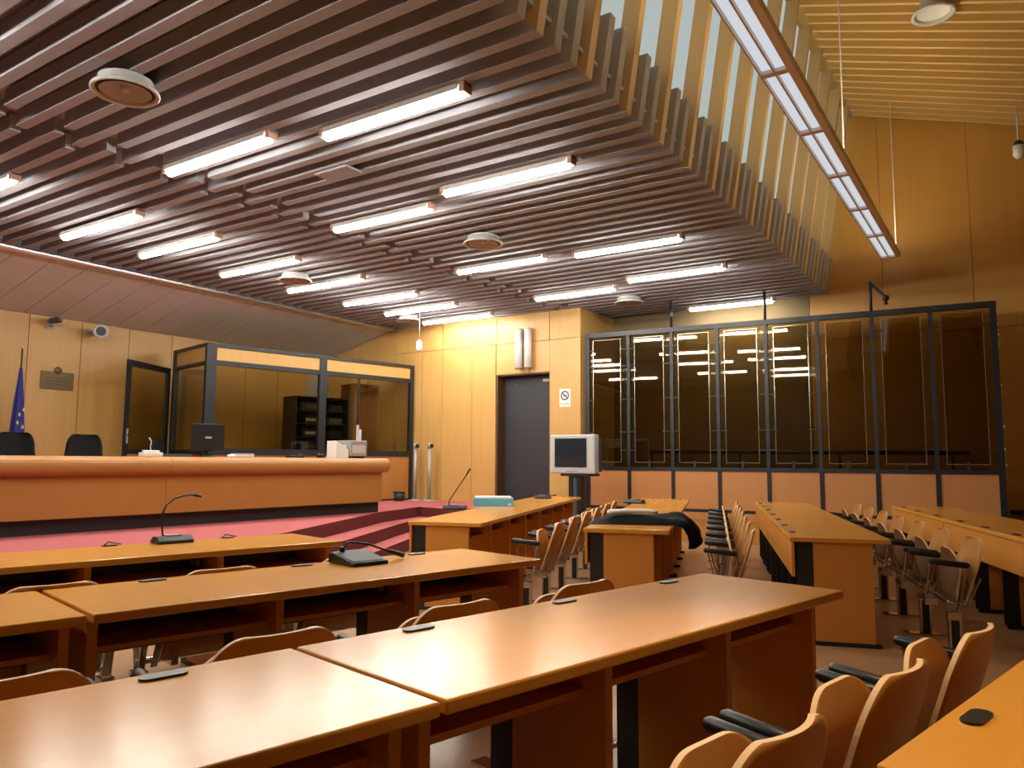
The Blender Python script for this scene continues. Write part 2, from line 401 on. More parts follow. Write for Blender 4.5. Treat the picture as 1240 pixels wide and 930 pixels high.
MB().box(DX0+0.26, DX0+0.34, YW+0.225, YW+0.24, DZ1-0.2, DZ1-0.17).obj('door_plate', M['dkgrey'], dr)
# --- far wall behind the dock and high right wall
wf = structure('wall_far', 'tall veneer wall behind and above the dock')
YF = 13.2
def upz(x): return ZU+SL*(x-xl(ZU))
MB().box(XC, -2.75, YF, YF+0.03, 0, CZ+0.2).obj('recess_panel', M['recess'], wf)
xs = [-2.745, -1.63, -0.4, 0.83, 2.06, 3.3, 4.5, 5.4]
for i in range(len(xs)-1):
    xa, xb = xs[i]+0.003, xs[i+1]-0.003
    for za, zb in ((0, 1.2), (1.206, 3.28), (3.286, None)):
        t0, t1 = (zb, zb) if zb else (upz(max(xa, -1.95))+0.1, upz(xb)+0.1)
        MB().add([(xa, YF, za), (xb, YF, za), (xb, YF, t1), (xa, YF, t0), (xa, YF+0.03, za), (xb, YF+0.03, za), (xb, YF+0.03, t1), (xa, YF+0.03, t0)],
                 [(0, 1, 2, 3), (0, 4, 5, 1), (1, 5, 6, 2), (2, 6, 7, 3), (3, 7, 4, 0), (7, 6, 5, 4)]).obj('panel', M['wall_r'], wf)
MB().box(XC-0.1, 5.5, YF+0.035, YF+0.1, 0, 7.4).obj('wall_core', M['void'], wf)
o = MB().box(-0.1, 5.4, YF-0.05, YF, 0.56, 0.62).obj('trim_2', M['frame']); tag(o, 'dark rail along the far wall right of the dock', kind='structure')
o = MB().box(-13.2, 5.5, -5.1, -5, 0, 7.4).obj('wall_rear', M['dim']); tag(o, 'veneer wall behind the viewer', kind='structure')
o = MB().box(5.4, 5.5, -5, YB, 0, 7.4).obj('wall_right', M['dim']); tag(o, 'veneer wall on the right out of view', kind='structure')
# --- judges' platform with three carpeted steps
pf = structure('platform', 'red carpeted platform with three steps below the judges')
def step(poly, z0, z1, nm):
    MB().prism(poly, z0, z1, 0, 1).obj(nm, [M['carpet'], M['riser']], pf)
L1 = [(XL+0.0, -4.9), (-5.45, -4.9), (-5.45, 4.45), (-6.10, 6.02), (-7.27, 8.42), (-7.5, 9.15), (-7.25, 9.15), (-6.85, 9.9), (-6.85, YW), (XL, YW)]
L2 = [(XL+0.0, -4.9), (-5.75, -4.9), (-5.75, 4.5), (-6.39, 6.0), (-7.68, 8.6), (-8.1, 9.5), (-7.6, 9.55), (-6.9, 10.3), (-6.9, YW), (XL, YW)]
L3 = [(XL+0.0, -4.9), (-6.1, -4.9), (-6.1, 4.55), (-6.72, 5.83), (-8.12, 8.72), (-8.5, 10.1), (-7.9, 9.95), (-6.95, 10.7), (-6.95, YW), (XL, YW)]
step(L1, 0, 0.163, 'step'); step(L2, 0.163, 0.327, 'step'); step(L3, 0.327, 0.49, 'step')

# ================================================================== CEILING LAMPS
def lamp(x0, x1, y, label, bright=True):
    t = thing('fluorescent_lamp', label, 'lamp', ((x0+x1)/2, y, CZ), 0, 'fluorescent lamps in the slatted ceiling')
    h = (x1-x0)/2
    MB().box(-h-0.05, h+0.05, -0.045, 0.045, -0.018, 0).obj('tray', M['housing'], t)
    MB().box(-h-0.05, -h, -0.05, 0.05, -0.075, 0).obj('end_cap', M['housing'], t, 0.006)
    MB().box(h, h+0.05, -0.05, 0.05, -0.075, 0).obj('end_cap', M['housing'], t, 0.006)
    for sy in (-1, 1):
        MB().add([(-h, sy*0.044, -0.004), (h, sy*0.044, -0.004), (h, sy*0.058, -0.056), (-h, sy*0.058, -0.056), (-h, sy*0.048, -0.004), (h, sy*0.048, -0.004), (h, sy*0.062, -0.056), (-h, sy*0.062, -0.056)],
            [(0, 1, 2, 3), (7, 6, 5, 4), (0, 4, 5, 1), (1, 5, 6, 2), (2, 6, 7, 3), (3, 7, 4, 0)]).obj('side_reflector', M['white'], t)
    MB().tube([(-h, 0, -0.06), (h, 0, -0.06)], 0.042, 14).obj('tube', M['tube'], t)
    return t
ordn = ['first', 'second', 'third', 'fourth', 'fifth', 'sixth', 'seventh', 'eighth', 'ninth', 'tenth']
cols = [('right column, by the ceiling edge', -4.63, -3.23, [4.23, 5.82, 8.55, 10.17, 12.72]),
        ('middle column', -6.47, -5.07, [4.0, 6.1, 8.45, 10.57]),
        ('left column, by the soffit', -9.5, -7.93, [3.3, 4.56, 5.55, 6.78, 8.0, 9.22, 10.25, 11.32])]
for nm, x0, x1, yy in cols:
    for i, y in enumerate(yy):
        lamp(x0, x1, y, 'white fluorescent ceiling lamp, %s from the front in the %s' % (ordn[i], nm))
# lamps of the same grid nearer than the frame shows
for x0, x1, y, w_ in ((-4.63, -3.23, 1.7, 'right column, just above the frame'), (-4.63, -3.23, 0.1, 'right column, above the viewer'), (-6.47, -5.07, 1.6, 'middle column, just above the frame'),
        (-9.5, -7.93, 0.9, 'left column, just outside the frame')):
    lamp(x0, x1, y, 'fluorescent ceiling lamp of the ' + w_)
# round air diffusers
for i, (x, y, r, lb) in enumerate(((-5.25, 2.87, 0.23, 'largest round air diffuser hanging below the near left slats'), (-5.31, 7.41, 0.24, 'round ceiling diffuser between the two nearest lamp columns'),
        (-8.79, 7.5, 0.24, 'round ceiling diffuser among the left lamp column'), (-5.27, 11.55, 0.24, 'round ceiling diffuser just in front of the dock'), (-9.5, 10.85, 0.22, 'round ceiling diffuser at the far left by the soffit end'))):
    t = thing('ceiling_diffuser', lb, 'air vent', (x, y, CZ), 0, 'round diffusers in the slatted ceiling')
    MB().lathe([(r*0.8, 0), (r*0.8, -0.05), (r, -0.075), (r*1.01, -0.09), (r*0.97, -0.1), (r*0.88, -0.092), (r*0.86, -0.08)], n=32, cap=False).obj('rim', M['lgrey'], t, recalc=False)
    MB().lathe([(r*0.87, -0.075), (r*0.7, -0.045), (r*0.3, -0.045)], n=32, cap=False).obj('throat', M['black'], t, recalc=False)
    MB().lathe([(r*0.76, -0.088), (r*0.74, -0.092), (r*0.5, -0.062), (r*0.2, -0.05), (0.0, -0.048)], n=32, cap=False).obj('bowl', M['grey'], t, recalc=False)
    MB().lathe([(r*0.16, -0.05), (r*0.14, -0.075), (r*0.08, -0.085), (0.0, -0.086)], n=20, cap=False).obj('hub', M['lgrey'], t, recalc=False)
t = thing('access_cover', 'flat wooden cover board between slats of the left ceiling', 'cover', (-5.16, 4.95, CZ))
MB().box(-0.3, 0.12, -0.1, 0.1, -0.02, 0).obj('cover_board', M['slat'], t, 0.003)
# downlight in the high ceiling
zc = upz(-0.53)
t = thing('recessed_downlight', 'round white downlight in the high yellow slatted ceiling', 'lamp', (-0.53, 9.45, zc-0.02))
MB().lathe([(0.13, 0.1), (0.13, -0.1), (0.22, -0.13), (0.225, -0.15), (0.19, -0.145), (0.18, -0.11)], n=28, cap=False).obj('housing', M['lgrey'], t, recalc=False)
MB().lathe([(0.17, -0.12), (0.09, -0.09), (0.0, -0.1)], n=28, cap=False).obj('reflector', M['white'], t, recalc=False)
def downlight(x, y, label, watts):
    z = upz(x)-0.02
    d = thing('recessed_downlight', label, 'lamp', (x, y, z), 0, 'added warm downlights of the high ceiling')
    MB().lathe([(0.13, 0.1), (0.13, -0.1), (0.22, -0.13), (0.225, -0.15), (0.19, -0.145), (0.18, -0.11)], n=28, cap=False).obj('housing', M['lgrey'], d, recalc=False)
    ld = bpy.data.lights.new('added_downlight', 'SPOT'); ld.energy = watts; ld.color = (1.0, 0.78, 0.5); ld.spot_size = 0.5; ld.spot_blend = 0.7; ld.shadow_soft_size = 0.12
    lo = bpy.data.objects.new('added_downlight', ld); COL.objects.link(lo); lo.parent = d; lo.location = (0, 0, -0.16)
downlight(-0.25, 1.9, 'added warm downlight above the bottom right desk, out of view', 1050)  # unseen spot, added to brighten the bottom right desk
# suspended linear luminaire
BXL, BXR, BZ = -1.585, -1.355, 4.4
BY0, BYE = 0.0, 12.7
t = thing('linear_luminaire', 'long suspended luminaire with louvred cells below the clerestory', 'lamp', ((BXL+BXR)/2, BYE, BZ))
hw = (BXR-BXL)/2
L = BYE-BY0
MB().box(-hw, -hw+0.014, -L, 0, 0, 0.07).obj('side_rail', M['beam'], t)
MB().box(hw-0.016, hw+0.045, -L, 0, 0, 0.075).obj('side_rail', M['beam'], t)
MB().box(-0.008, 0.008, -L, -0.02, 0.002, 0.05).obj('middle_rail', M['beam'], t)
MB().box(-hw+0.014, hw-0.016, -L, 0, 0.071, 0.078).obj('top_plate', M['housing'], t)
MB().box(-hw+0.02, hw-0.02, -L, -0.05, 0.09, 0.12).obj('uplight', M['uplight'], t)
sep = [12.7-1.325*i for i in range(10)]
for i, y in enumerate(sep):
    MB().box(-hw+0.014, hw-0.016, y-BYE-0.035, y-BYE+(0.035 if i else 0), 0, 0.06).obj('cross_bar', M['beam'], t)
    if i < len(sep)-1:
        for sx in (-1, 1):
            xa, xb = (-hw+0.02, -0.012) if sx < 0 else (0.012, hw-0.022)
            lo = MB().box(xa, xb, y-BYE-1.285, y-BYE-0.04, 0.03, 0.034).obj('louvre', M['louvre'], t)
for yw in (1.9, 8.3, 12.45):
    zt_ = upz(BXR)+0.02
    MB().tube([(hw+0.02, yw-BYE, 0.07), (hw+0.02, yw-BYE, zt_-BZ)], 0.007, 6).obj('suspension_wire', M['white'], t)
# small pendants
t = thing('pendant_sensor', 'small white sensor on a rod below the ceiling left of the door', 'sensor', (-8.92, 10.5, CZ))
MB().tube([(0, 0, 0), (0, 0, -0.58)], 0.008, 6).obj('rod', M['grey'], t)
MB().lathe([(0.02, -0.56), (0.05, -0.6), (0.055, -0.72), (0.03, -0.76), (0, -0.765)], n=14).obj('sensor_head', M['white'], t)
zr = upz(0.25)
t = thing('pendant_sensor', 'small white sensor hanging from the high ceiling at far right', 'sensor', (0.25, 12.4, zr))
MB().tube([(0, 0, 0.0), (0, 0, 5.72-zr)], 0.012, 6).obj('rod', M['lgrey'], t)
MB().lathe([(0.02, 5.76-zr), (0.06, 5.73-zr), (0.06, 5.68-zr)], n=14).obj('cap', M['plastic'], t)
MB().lathe([(0.07, 5.68-zr), (0.075, 5.55-zr), (0.04, 5.5-zr), (0, 5.5-zr)], n=14).obj('sensor_head', M['white'], t)

# ================================================================== DESKS
DD = 0.67
def desk(name, label, bank_, u_user, v0, v1, nseat, group, grommets=True, sockets=()):
    X, Y, R = (BX1, BY1, BR1) if bank_ == 1 else (BX2, BY2, BR2)
    c = X*((v0+v1)/2)-Y*(u_user-DD/2)
    t = thing(name, label, 'desk', (c.x, c.y, 0), R, group)
    h = (v1-v0)/2; d = DD/2
    MB().box(-h, h, -d, d, 0.715, 0.75).obj('tabletop', M['desk'], t, 0.006, 2)
    # leg panels: wood with a black blade in front, on a dark foot
    lp = MB().box(-0.017, 0.017, -d+0.12, -d+0.51, 0.03, 0.714).mesh('side_panel', M['desk_edge'])
    bl = MB().box(-0.012, 0.012, -d+0.511, -d+0.62, 0.03, 0.714).mesh('leg_blade', M['black'])
    ft = MB().box(-0.02, 0.02, -d+0.08, -d+0.6, 0.0, 0.03).mesh('foot', M['black'])
    n = nseat+1
    xsv = [-h+0.035+(2*h-0.07)*i/nseat for i in range(n)]
    for x in xsv:
        link('side_panel', lp, t, (x, 0, 0)); link('leg_blade', bl, t, (x, 0, 0)); link('foot', ft, t, (x, 0, 0))
    MB().box(-h+0.005, h-0.005, d-0.034, d-0.012, 0.47, 0.714).obj('modesty_panel', M['desk_edge'], t, 0.002)
    for i in range(nseat):
        MB().box(xsv[i]+0.018, xsv[i+1]-0.018, -d+0.2, d-0.16, 0.575, 0.595).obj('shelf', M['desk_edge'], t)
        MB().box(xsv[i]+0.018, xsv[i+1]-0.018, d-0.158, d-0.15, 0.5, 0.714).obj('back_board', M['black'], t)
    for i in range(nseat):
        xc = xsv[i]+(xsv[i+1]-xsv[i])*0.52
        if grommets:
            mb = MB(); r = 0.022; a = 0.036; pts = []
            for q in range(9): pts.append((a+r*math.cos(-PI/2+PI*q/8), r*math.sin(-PI/2+PI*q/8)))
            for q in range(9): pts.append((-a+r*math.cos(PI/2+PI*q/8), r*math.sin(PI/2+PI*q/8)))
            mb.prism([(xc+x, d-0.055+y) for x, y in pts], 0.75, 0.756).obj('cable_grommet', M['plastic'], t)
    for i in sockets:
        s = MB().box(xsv[i]-0.035, xsv[i]-0.018, -d+0.33, -d+0.49, 0.605, 0.69).obj('socket_box', M['dkgrey'], t, 0.003)
        for j in range(2):
            MB().box(xsv[i]-0.038, xsv[i]-0.035, -d+0.345+j*0.075, -d+0.4+j*0.075, 0.62, 0.675).obj('socket', M['lgrey'], s)
    return t
GL, GR = 'left bank of desks facing the judges', 'right bank of desks angled towards the judges'
desk('courtroom_desk', 'beech desk nearest the judges bench, carrying a raised gooseneck microphone', 1, -4.41, 0.53, 2.77, 3, GL, False, (2,))
desk('courtroom_desk', 'beech desk nearest the judges bench, cut by the left frame edge', 1, -4.41, -1.73, 0.51, 3, GL, False)
desk('courtroom_desk', 'beech desk in the second left row, carrying the grey microphone console', 1, -2.895, 0.85, 3.07, 3, GL, True, (2,))
desk('courtroom_desk', 'beech desk in the second left row, cut by the left frame edge', 1, -2.895, -1.4, 0.83, 3, GL)
desk('courtroom_desk', 'large beech desk in the foreground with its pointed right corner mid-picture', 1, -1.352, 1.127, 3.27, 3, GL, True, (2,))
desk('courtroom_desk', 'beech desk filling the bottom left corner of the picture', 1, -1.352, -1.05, 1.112, 3, GL)
desk('courtroom_desk', 'beech desk in the bottom right corner of the picture', 1, 0.115, 1.45, 3.65, 3, GL)
desk('courtroom_desk', 'beech desk just below the bottom right frame edge', 1, 0.115, -0.75, 1.435, 3, GL)
desk('courtroom_desk', 'beech desk carrying the teal folder, near half of its row', 2, -1.925, 6.28, 9.06, 4, GR, False)
desk('courtroom_desk', 'beech desk with the far half of the row behind the teal folder', 2, -1.925, 9.075, 11.3, 3, GR, False)
desk('courtroom_desk', 'beech desk with the black robe draped across its end', 2, -0.355, 6.1, 8.88, 4, GR, False)
desk('courtroom_desk', 'beech desk behind the black robe, with a small microphone at its far corner', 2, -0.355, 8.895, 11.2, 3, GR, False)
desk('courtroom_desk', 'beech desk with its broad orange end panel facing the viewer right of centre', 2, 1.175, 5.88, 8.66, 4, GR)
desk('courtroom_desk', 'beech desk farther off in the row with the broad orange end panel', 2, 1.175, 8.675, 10.85, 3, GR)
desk('courtroom_desk', 'beech desk at the right frame edge, its modesty panel towards the chairs', 2, 2.785, 5.5, 8.3, 4, GR)
desk('courtroom_desk', 'beech desk farthest right, its far end against the dock', 2, 2.785, 8.315, 10.55, 3, GR)

# ================================================================== CHAIRS
def shell(hw_fn, pos, tpts, spts, th, sgn, front=0):
    """curved ply sheet: front and back skins plus a paler edge"""
    b = MB(); nt, ns = len(tpts), len(spts)
    fr, bk = [], []
    for t in tpts:
        for s in spts:
            x = hw_fn(t)*s; y, z = pos(s, t); fr.append((x, y, z)); bk.append((x, y-th*sgn, z))
    fs = [(i*ns+j, i*ns+j+1, (i+1)*ns+j+1, (i+1)*ns+j) for i in range(nt-1) for j in range(ns-1)]
    b.add(fr, fs, front, True); b.add(bk, [tuple(reversed(f)) for f in fs], 0, True)
    loop = [j for j in range(ns)]+[i*ns+ns-1 for i in range(1, nt)]+[(nt-1)*ns+j for j in range(ns-2, -1, -1)]+[i*ns for i in range(nt-2, 0, -1)]
    n = len(loop)
    vs = [fr[i] for i in loop]+[bk[i] for i in loop]
    b.add(vs, [(i, (i+1) % n, n+(i+1) % n, n+i) for i in range(n)], 1)
    return b
def round_top(t, t0, hw, hmin):
    if t <= t0: return hw
    q = (t-t0)/(1-t0); return hmin+(hw-hmin)*math.sqrt(max(0, 1-q*q))
spts = [-1+2*i/12 for i in range(13)]
tb = [0, 0.14, 0.28, 0.4, 0.5, 0.58, 0.64]+[0.64+0.36*math.sin(PI/2*i/11) for i in range(1, 12)]
CH_TOP = 0.765
def back_pos(s, t):
    z = 0.36+(CH_TOP-0.36)*t
    y = 0.13*(1-t)**1.1+0.024*s*s+0.012
    return y, z
def back_hw(t): return round_top(t, 0.64, 0.228, 0.11)
def seat_pos(s, t):
    z = 0.36+0.335*t
    y = 0.245-0.075*t+0.045*max(0, t-0.62)**1.5/0.38**1.5-0.02*s*s*(1-t)
    return y, z
def seat_hw(t): return round_top(t, 0.5, 0.222, 0.06)
CM = {}
AX = 0.283
def chair_meshes():
    bm_ = shell(back_hw, back_pos, tb, spts, 0.015, 1); CM['backrest'] = fix(bm_.mesh('backrest', [M['ply'], M['ply_edge']]))
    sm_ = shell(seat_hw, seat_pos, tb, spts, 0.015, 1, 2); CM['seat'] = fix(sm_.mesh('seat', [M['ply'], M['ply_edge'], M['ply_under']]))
    CM['armrest'] = MB().tube([(0, 0.145, 0.603), (0, 0.16, 0.604), (0, 0.37, 0.625), (0, 0.385, 0.626)], [0.013, 0.021, 0.021, 0.013], 12).mesh('armrest', M['plastic'])
    CM['arm_strut_front'] = MB().bar((0, 0.355, 0.61), (0, 0.27, 0.27), 0.03, 0.008, (1, 0, 0)).mesh('arm_strut', M['chrome'])
    CM['arm_strut_rear'] = MB().bar((0, 0.155, 0.6), (0, 0.235, 0.27), 0.03, 0.008, (1, 0, 0)).mesh('arm_strut', M['chrome'])
    CM['hinge_block'] = fix(MB().box(-0.028, 0.028, 0.21, 0.295, 0.25, 0.3).mesh('hinge_block', M['chrome']))
    mb = MB().box(-0.025, 0.025, 0.215, 0.228, 0.012, 0.252).box(-0.025, 0.025, 0.277, 0.29, 0.012, 0.252)
    CM['pedestal'] = mb.mesh('pedestal', M['chrome'])
    CM['pedestal_core'] = MB().box(-0.018, 0.018, 0.228, 0.277, 0.012, 0.25).mesh('pedestal_core', M['black'])
    CM['foot'] = fix(MB().box(-0.04, 0.04, 0.1, 0.4, 0.0, 0.012).mesh('foot', M['chrome']))
    CM['cross_tube'] = MB().tube([(-AX, 0.25, 0.34), (AX, 0.25, 0.34)], 0.016, 10).mesh('cross_tube', M['chrome'])
    CM['back_support'] = fix(MB().bar((0, 0.16, 0.33), (0, 0.075, 0.52), 0.028, 0.008, (1, 0, 0)).mesh('back_support', M['chrome']))
    CM['bracket'] = MB().box(-0.015, 0.015, 0.126, 0.245, 0.33, 0.35).box(-0.015, 0.015, 0.122, 0.13, 0.33, 0.5).mesh('bracket', M['chrome'])
def fix(me):
    bm = bmesh.new(); bm.from_mesh(me); bmesh.ops.remove_doubles(bm, verts=bm.verts, dist=1e-6)
    bmesh.ops.recalc_face_normals(bm, faces=bm.faces); bm.to_mesh(me); bm.free(); return me
chair_meshes()
def proto_chair(last):
    t = thing('tip_up_chair', '', 'chair', (0, 0, 0))
    link('backrest', CM['backrest'], t); link('seat', CM['seat'], t)
    for sx in (-1, 1):
        link('armrest', CM['armrest'], t, (sx*AX, 0, 0))
        link('arm_strut', CM['arm_strut_front'], t, (sx*AX, 0, 0)); link('arm_strut', CM['arm_strut_rear'], t, (sx*AX, 0, 0))
        link('hinge_block', CM['hinge_block'], t, (sx*AX, 0, 0)); link('bracket', CM['bracket'], t, (sx*0.17, 0, 0)); link('back_support', CM['back_support'], t, (sx*0.25, 0, 0))
        if sx < 0 or last:
            p = link('pedestal', CM['pedestal'], t, (sx*AX, 0, 0)); link('pedestal_core', CM['pedestal_core'], p)
            link('foot', CM['foot'], t, (sx*AX, 0, 0))
    link('cross_tube', CM['cross_tube'], t)
    return t
PROTO, PROTO_L = proto_chair(False), proto_chair(True)
def place_chair(bank_, u, v, label, group, last=False):
    src = PROTO_L if last else PROTO
    X, Y, R = (BX1, BY1, BR1) if bank_ == 1 else (BX2, BY2, BR2)
    t = copy_tree(src); p = X*v-Y*u
    t.location = (p.x, p.y, 0); t.rotation_euler = (0, 0, R); tag(t, label, 'chair', group)
rows = [(1, -3.565, [0.19, 0.9, 1.61, 2.32], 'behind the desk row nearest the judges', 'chairs behind the first left desk row'),
        (1, -2.13, [-0.27, 0.44, 1.15, 1.86, 2.57], 'behind the second left desk row', 'chairs behind the second left desk row'),
        (1, -0.7, [0.82, 1.47, 2.115, 2.78], 'behind the large foreground desk', 'chairs behind the foreground desk'),
        (2, -1.25, [6.47+0.735*i for i in range(6)], 'beside the teal folder row', 'chairs behind the teal folder row'),
        (2, 0.29, [6.25+0.735*i for i in range(7)], 'beside the black robe row', 'chairs behind the black robe row'),
        (2, 1.765, [6.05+0.74*i for i in range(7)], 'beside the orange end panel row', 'chairs behind the orange end panel row')]
for bank_, u, vs, nm, g in rows:
    for i, v in enumerate(vs):
        lab = '%s plywood tip-up chair from the near end, %s' % (ordn[i], nm)
        place_chair(bank_, u, v, lab, g, i == len(vs)-1)
for pr_ in (PROTO, PROTO_L):
    for ch in list(pr_.children_recursive): bpy.data.objects.remove(ch)
    bpy.data.objects.remove(pr_)

# ================================================================== JUDGES' BENCH
BD = Vector((0.054, 0.9985, 0)); BRZ = math.atan2(BD.y, BD.x)       # local X along the bench, Y away from the viewer
BO = Vector((-8.34, 3.62, 0.49))
t = thing('judges_bench', 'long curved-front judges bench of orange veneer on a black plinth', 'bench', BO, BRZ)
XE0, XE1 = -3.2, 5.13
xsb = [XE0, -0.9, 1.64, XE1]
MB().box(XE0, XE1-0.05, 0.08, 0.75, 0, 0.16).obj('plinth', M['black'], t)
for i in range(3):
    a, b_ = xsb[i]+0.002, xsb[i+1]-0.002
    MB().box(a, b_ if i < 2 else XE1-0.06, 0.0, 0.03, 0.16, 0.61).obj('front_panel', M['bench'], t)
    prof = []
    for q in range(11):
        an = PI/2+PI*q/10
        prof.append((-0.02+0.1*math.cos(an), 0.705+0.105*math.sin(an)))
    prof += [(0.1, 0.60), (0.1, 0.77), (0.85, 0.77), (0.85, 0.81)]
    MB().extrude_x([(y, z) for y, z in prof], a, b_).obj('rounded_top', M['bench'], t)
MB().box(XE1-0.09, XE1-0.06, 0.031, 0.8, 0.16, 0.6).obj('end_panel', M['bench'], t)
def on_bench(s, d, z=0.0):
    y = Vector((-BD.y, BD.x, 0)); return BO+BD*s+y*d+Vector((0, 0, 0.81+z))
# monitor
p = on_bench(2.45, 0.5)
t = thing('flat_monitor', 'black flat monitor seen from behind on the judges bench', 'monitor', p, BRZ-0.1)
MB().lathe([(0.11, 0), (0.11, 0.012), (0.03, 0.02)], n=20).obj('base', M['plastic'], t)
MB().box(-0.03, 0.03, 0.02, 0.05, 0.015, 0.2).obj('neck', M['plastic'], t)
MB().box(-0.22, 0.22, -0.03, 0.02, 0.08, 0.43).obj('screen_case', M['plastic'], t, 0.012)
MB().box(-0.045, 0.04, -0.032, -0.03, 0.24, 0.262).obj('maker_badge', M['lgrey'], t)
t = thing('keyboard', 'dark keyboard lying left of the monitor on the judges bench', 'keyboard', on_bench(1.95, 0.4), BRZ)
MB().box(-0.23, 0.2, -0.07, 0.08, 0.0, 0.03).obj('case', M['dkgrey'], t, 0.004)
MB().box(-0.21, 0.18, -0.055, 0.06, 0.03, 0.04).obj('keys', M['plastic'], t)
t = thing('desk_phone', 'small white handset unit with a thin raised cable left of the keyboard', 'phone', on_bench(1.62, 0.3), BRZ)
MB().box(-0.14, 0.1, -0.06, 0.06, 0.0, 0.05).obj('body', M['white'], t, 0.01)
MB().tube([(-0.02, 0, 0.04), (-0.03, 0, 0.12), (-0.02, 0, 0.18), (-0.05, 0, 0.22)], 0.007, 6).obj('cable', M['lgrey'], t)
MB().box(-0.12, 0.08, -0.025, 0.025, 0.05, 0.075).obj('handset', M['white'], t, 0.01)
t = thing('small_box', 'small white and lilac box right of the monitor foot', 'box', on_bench(2.84, 0.3), BRZ)
MB().box(-0.14, 0.14, -0.05, 0.05, 0.0, 0.05).obj('carton', mat('lilac_card', (196, 184, 200), 0.6), t, 0.003)
MB().box(-0.14, 0.14, -0.052, -0.05, 0.012, 0.03).obj('label_strip', M['white'], t)
t = thing('computer_mouse', 'white mouse beside the monitor foot on the judges bench', 'mouse', on_bench(2.62, 0.22), BRZ)
MB().lathe([(0.05, 0), (0.055, 0.015), (0.04, 0.035), (0.0, 0.042)], n=14).obj('shell', M['white'], t)
t = thing('microphone_base', 'flat black microphone base on the right half of the judges bench', 'microphone', on_bench(3.72, 0.35), BRZ)
MB().box(-0.12, 0.12, -0.06, 0.06, 0, 0.03).obj('base', M['plastic'], t, 0.008)
MB().tube([(0.02, 0, 0.03), (0.05, 0, 0.05), (0.12, 0, 0.05)], 0.008, 6).obj('gooseneck', M['plastic'], t)
t = thing('black_stub', 'short black cup on the bench under the booth post', 'cup', on_bench(4.2, 0.4), BRZ)
MB().lathe([(0.045, 0), (0.05, 0.07), (0.044, 0.07), (0.04, 0.01)], n=16).obj('cup', M['plastic'], t)
t = thing('document_tray', 'white slanted document holder at the right end of the judges bench', 'tray', on_bench(4.55, 0.3), BRZ)
MB().add([(-0.14, -0.01, 0), (0.1, -0.01, 0), (0.1, -0.01, 0.13), (-0.14, -0.01, 0.26), (-0.14, 0.2, 0), (0.1, 0.2, 0), (0.1, 0.2, 0.13), (-0.14, 0.2, 0.26)],
         [(0, 1, 2, 3), (7, 6, 5, 4), (0, 4, 5, 1), (1, 5, 6, 2), (2, 6, 7, 3), (3, 7, 4, 0)]).obj('holder', M['white'], t, 0.004)
MB().box(-0.1, 0.09, 0.03, 0.18, 0.12, 0.2).obj('papers', M['paper'], t)
t = thing('desk_printer', 'grey desktop printer at the right end of the judges bench', 'printer', on_bench(4.86, 0.3), BRZ)
MB().box(-0.17, 0.17, 0.0, 0.3, 0.03, 0.27).obj('case', M['grey'], t, 0.012)
MB().box(-0.13, 0.13, -0.004, 0.0, 0.08, 0.2).obj('front_door', M['lgrey'], t)
MB().box(-0.1, 0.1, -0.008, -0.004, 0.205, 0.245).obj('control_panel', mat('dusky_pink', (170, 132, 136), 0.5), t)
for sx in (-0.12, 0.12): MB().box(sx-0.03, sx+0.03, 0.03, 0.24, 0, 0.03).obj('foot', M['plastic'], t)
MB().box(0.15, 0.18, 0.2, 0.23, 0.27, 0.52).obj('paper_support', M['lgrey'], t)
# judges' chairs
def office_chair(x, y, label, hw_=0.24, h=0.0, rz=0.0):
    t = thing('office_chair', label, 'chair', (x, y, 0.49), rz, 'office chairs behind the judges bench')
    def hwf(q): return hw_*(1-0.28*q) if q < 0.6 else round_top(q, 0.6, hw_*(1-0.28*0.6), hw_*0.45)
    sh = shell(hwf, lambda s, q: (0.05*s*s-0.02, 0.62+0.47*q+h), tb, spts, 0.06, 1)
    sh.obj('backrest', [M['fabric'], M['fabric']], t)
    MB().lathe([(0.0, 0.40), (0.22, 0.40), (0.25, 0.44), (0.23, 0.5), (0.0, 0.5)], (0, 0.26, 0), 24).obj('seat', M['fabric'], t)
    MB().tube([(0, 0.26, 0.06), (0, 0.26, 0.4)], 0.028, 10).obj('gas_lift', M['plastic'], t)
    MB().tube([(0, 0.2, 0.41), (0, -0.07, 0.44), (0, -0.09, 0.6), (0, -0.06, 0.75+h)], 0.02, 8).obj('back_bar', M['plastic'], t)
    mb = MB()
    for q in range(5):
        a = 2*PI*q/5; mb.tube([(0, 0.26, 0.08), (0.3*math.cos(a), 0.26+0.3*math.sin(a), 0.05)], [0.03, 0.018], 8)
    mb.obj('star_base', M['plastic'], t)
    for q in range(5):
        a = 2*PI*q/5; MB().lathe([(0.0, 0), (0.024, 0.006), (0.026, 0.026), (0.012, 0.05), (0, 0.052)], (0.3*math.cos(a), 0.26+0.3*math.sin(a), 0), 10).obj('castor', M['plastic'], t)
    return t
office_chair(-9.95, 4.36, 'black office chair in front of the blue flag', 0.26, 0.0, -PI/2)
office_chair(-9.95, 5.18, 'black office chair below and right of the brass plaque', 0.26, 0.0, -PI/2)
office_chair(-10.1, 6.25, 'black office chair back left of the monitor, partly behind the white phone', 0.14, -0.03, -PI/2+0.3)

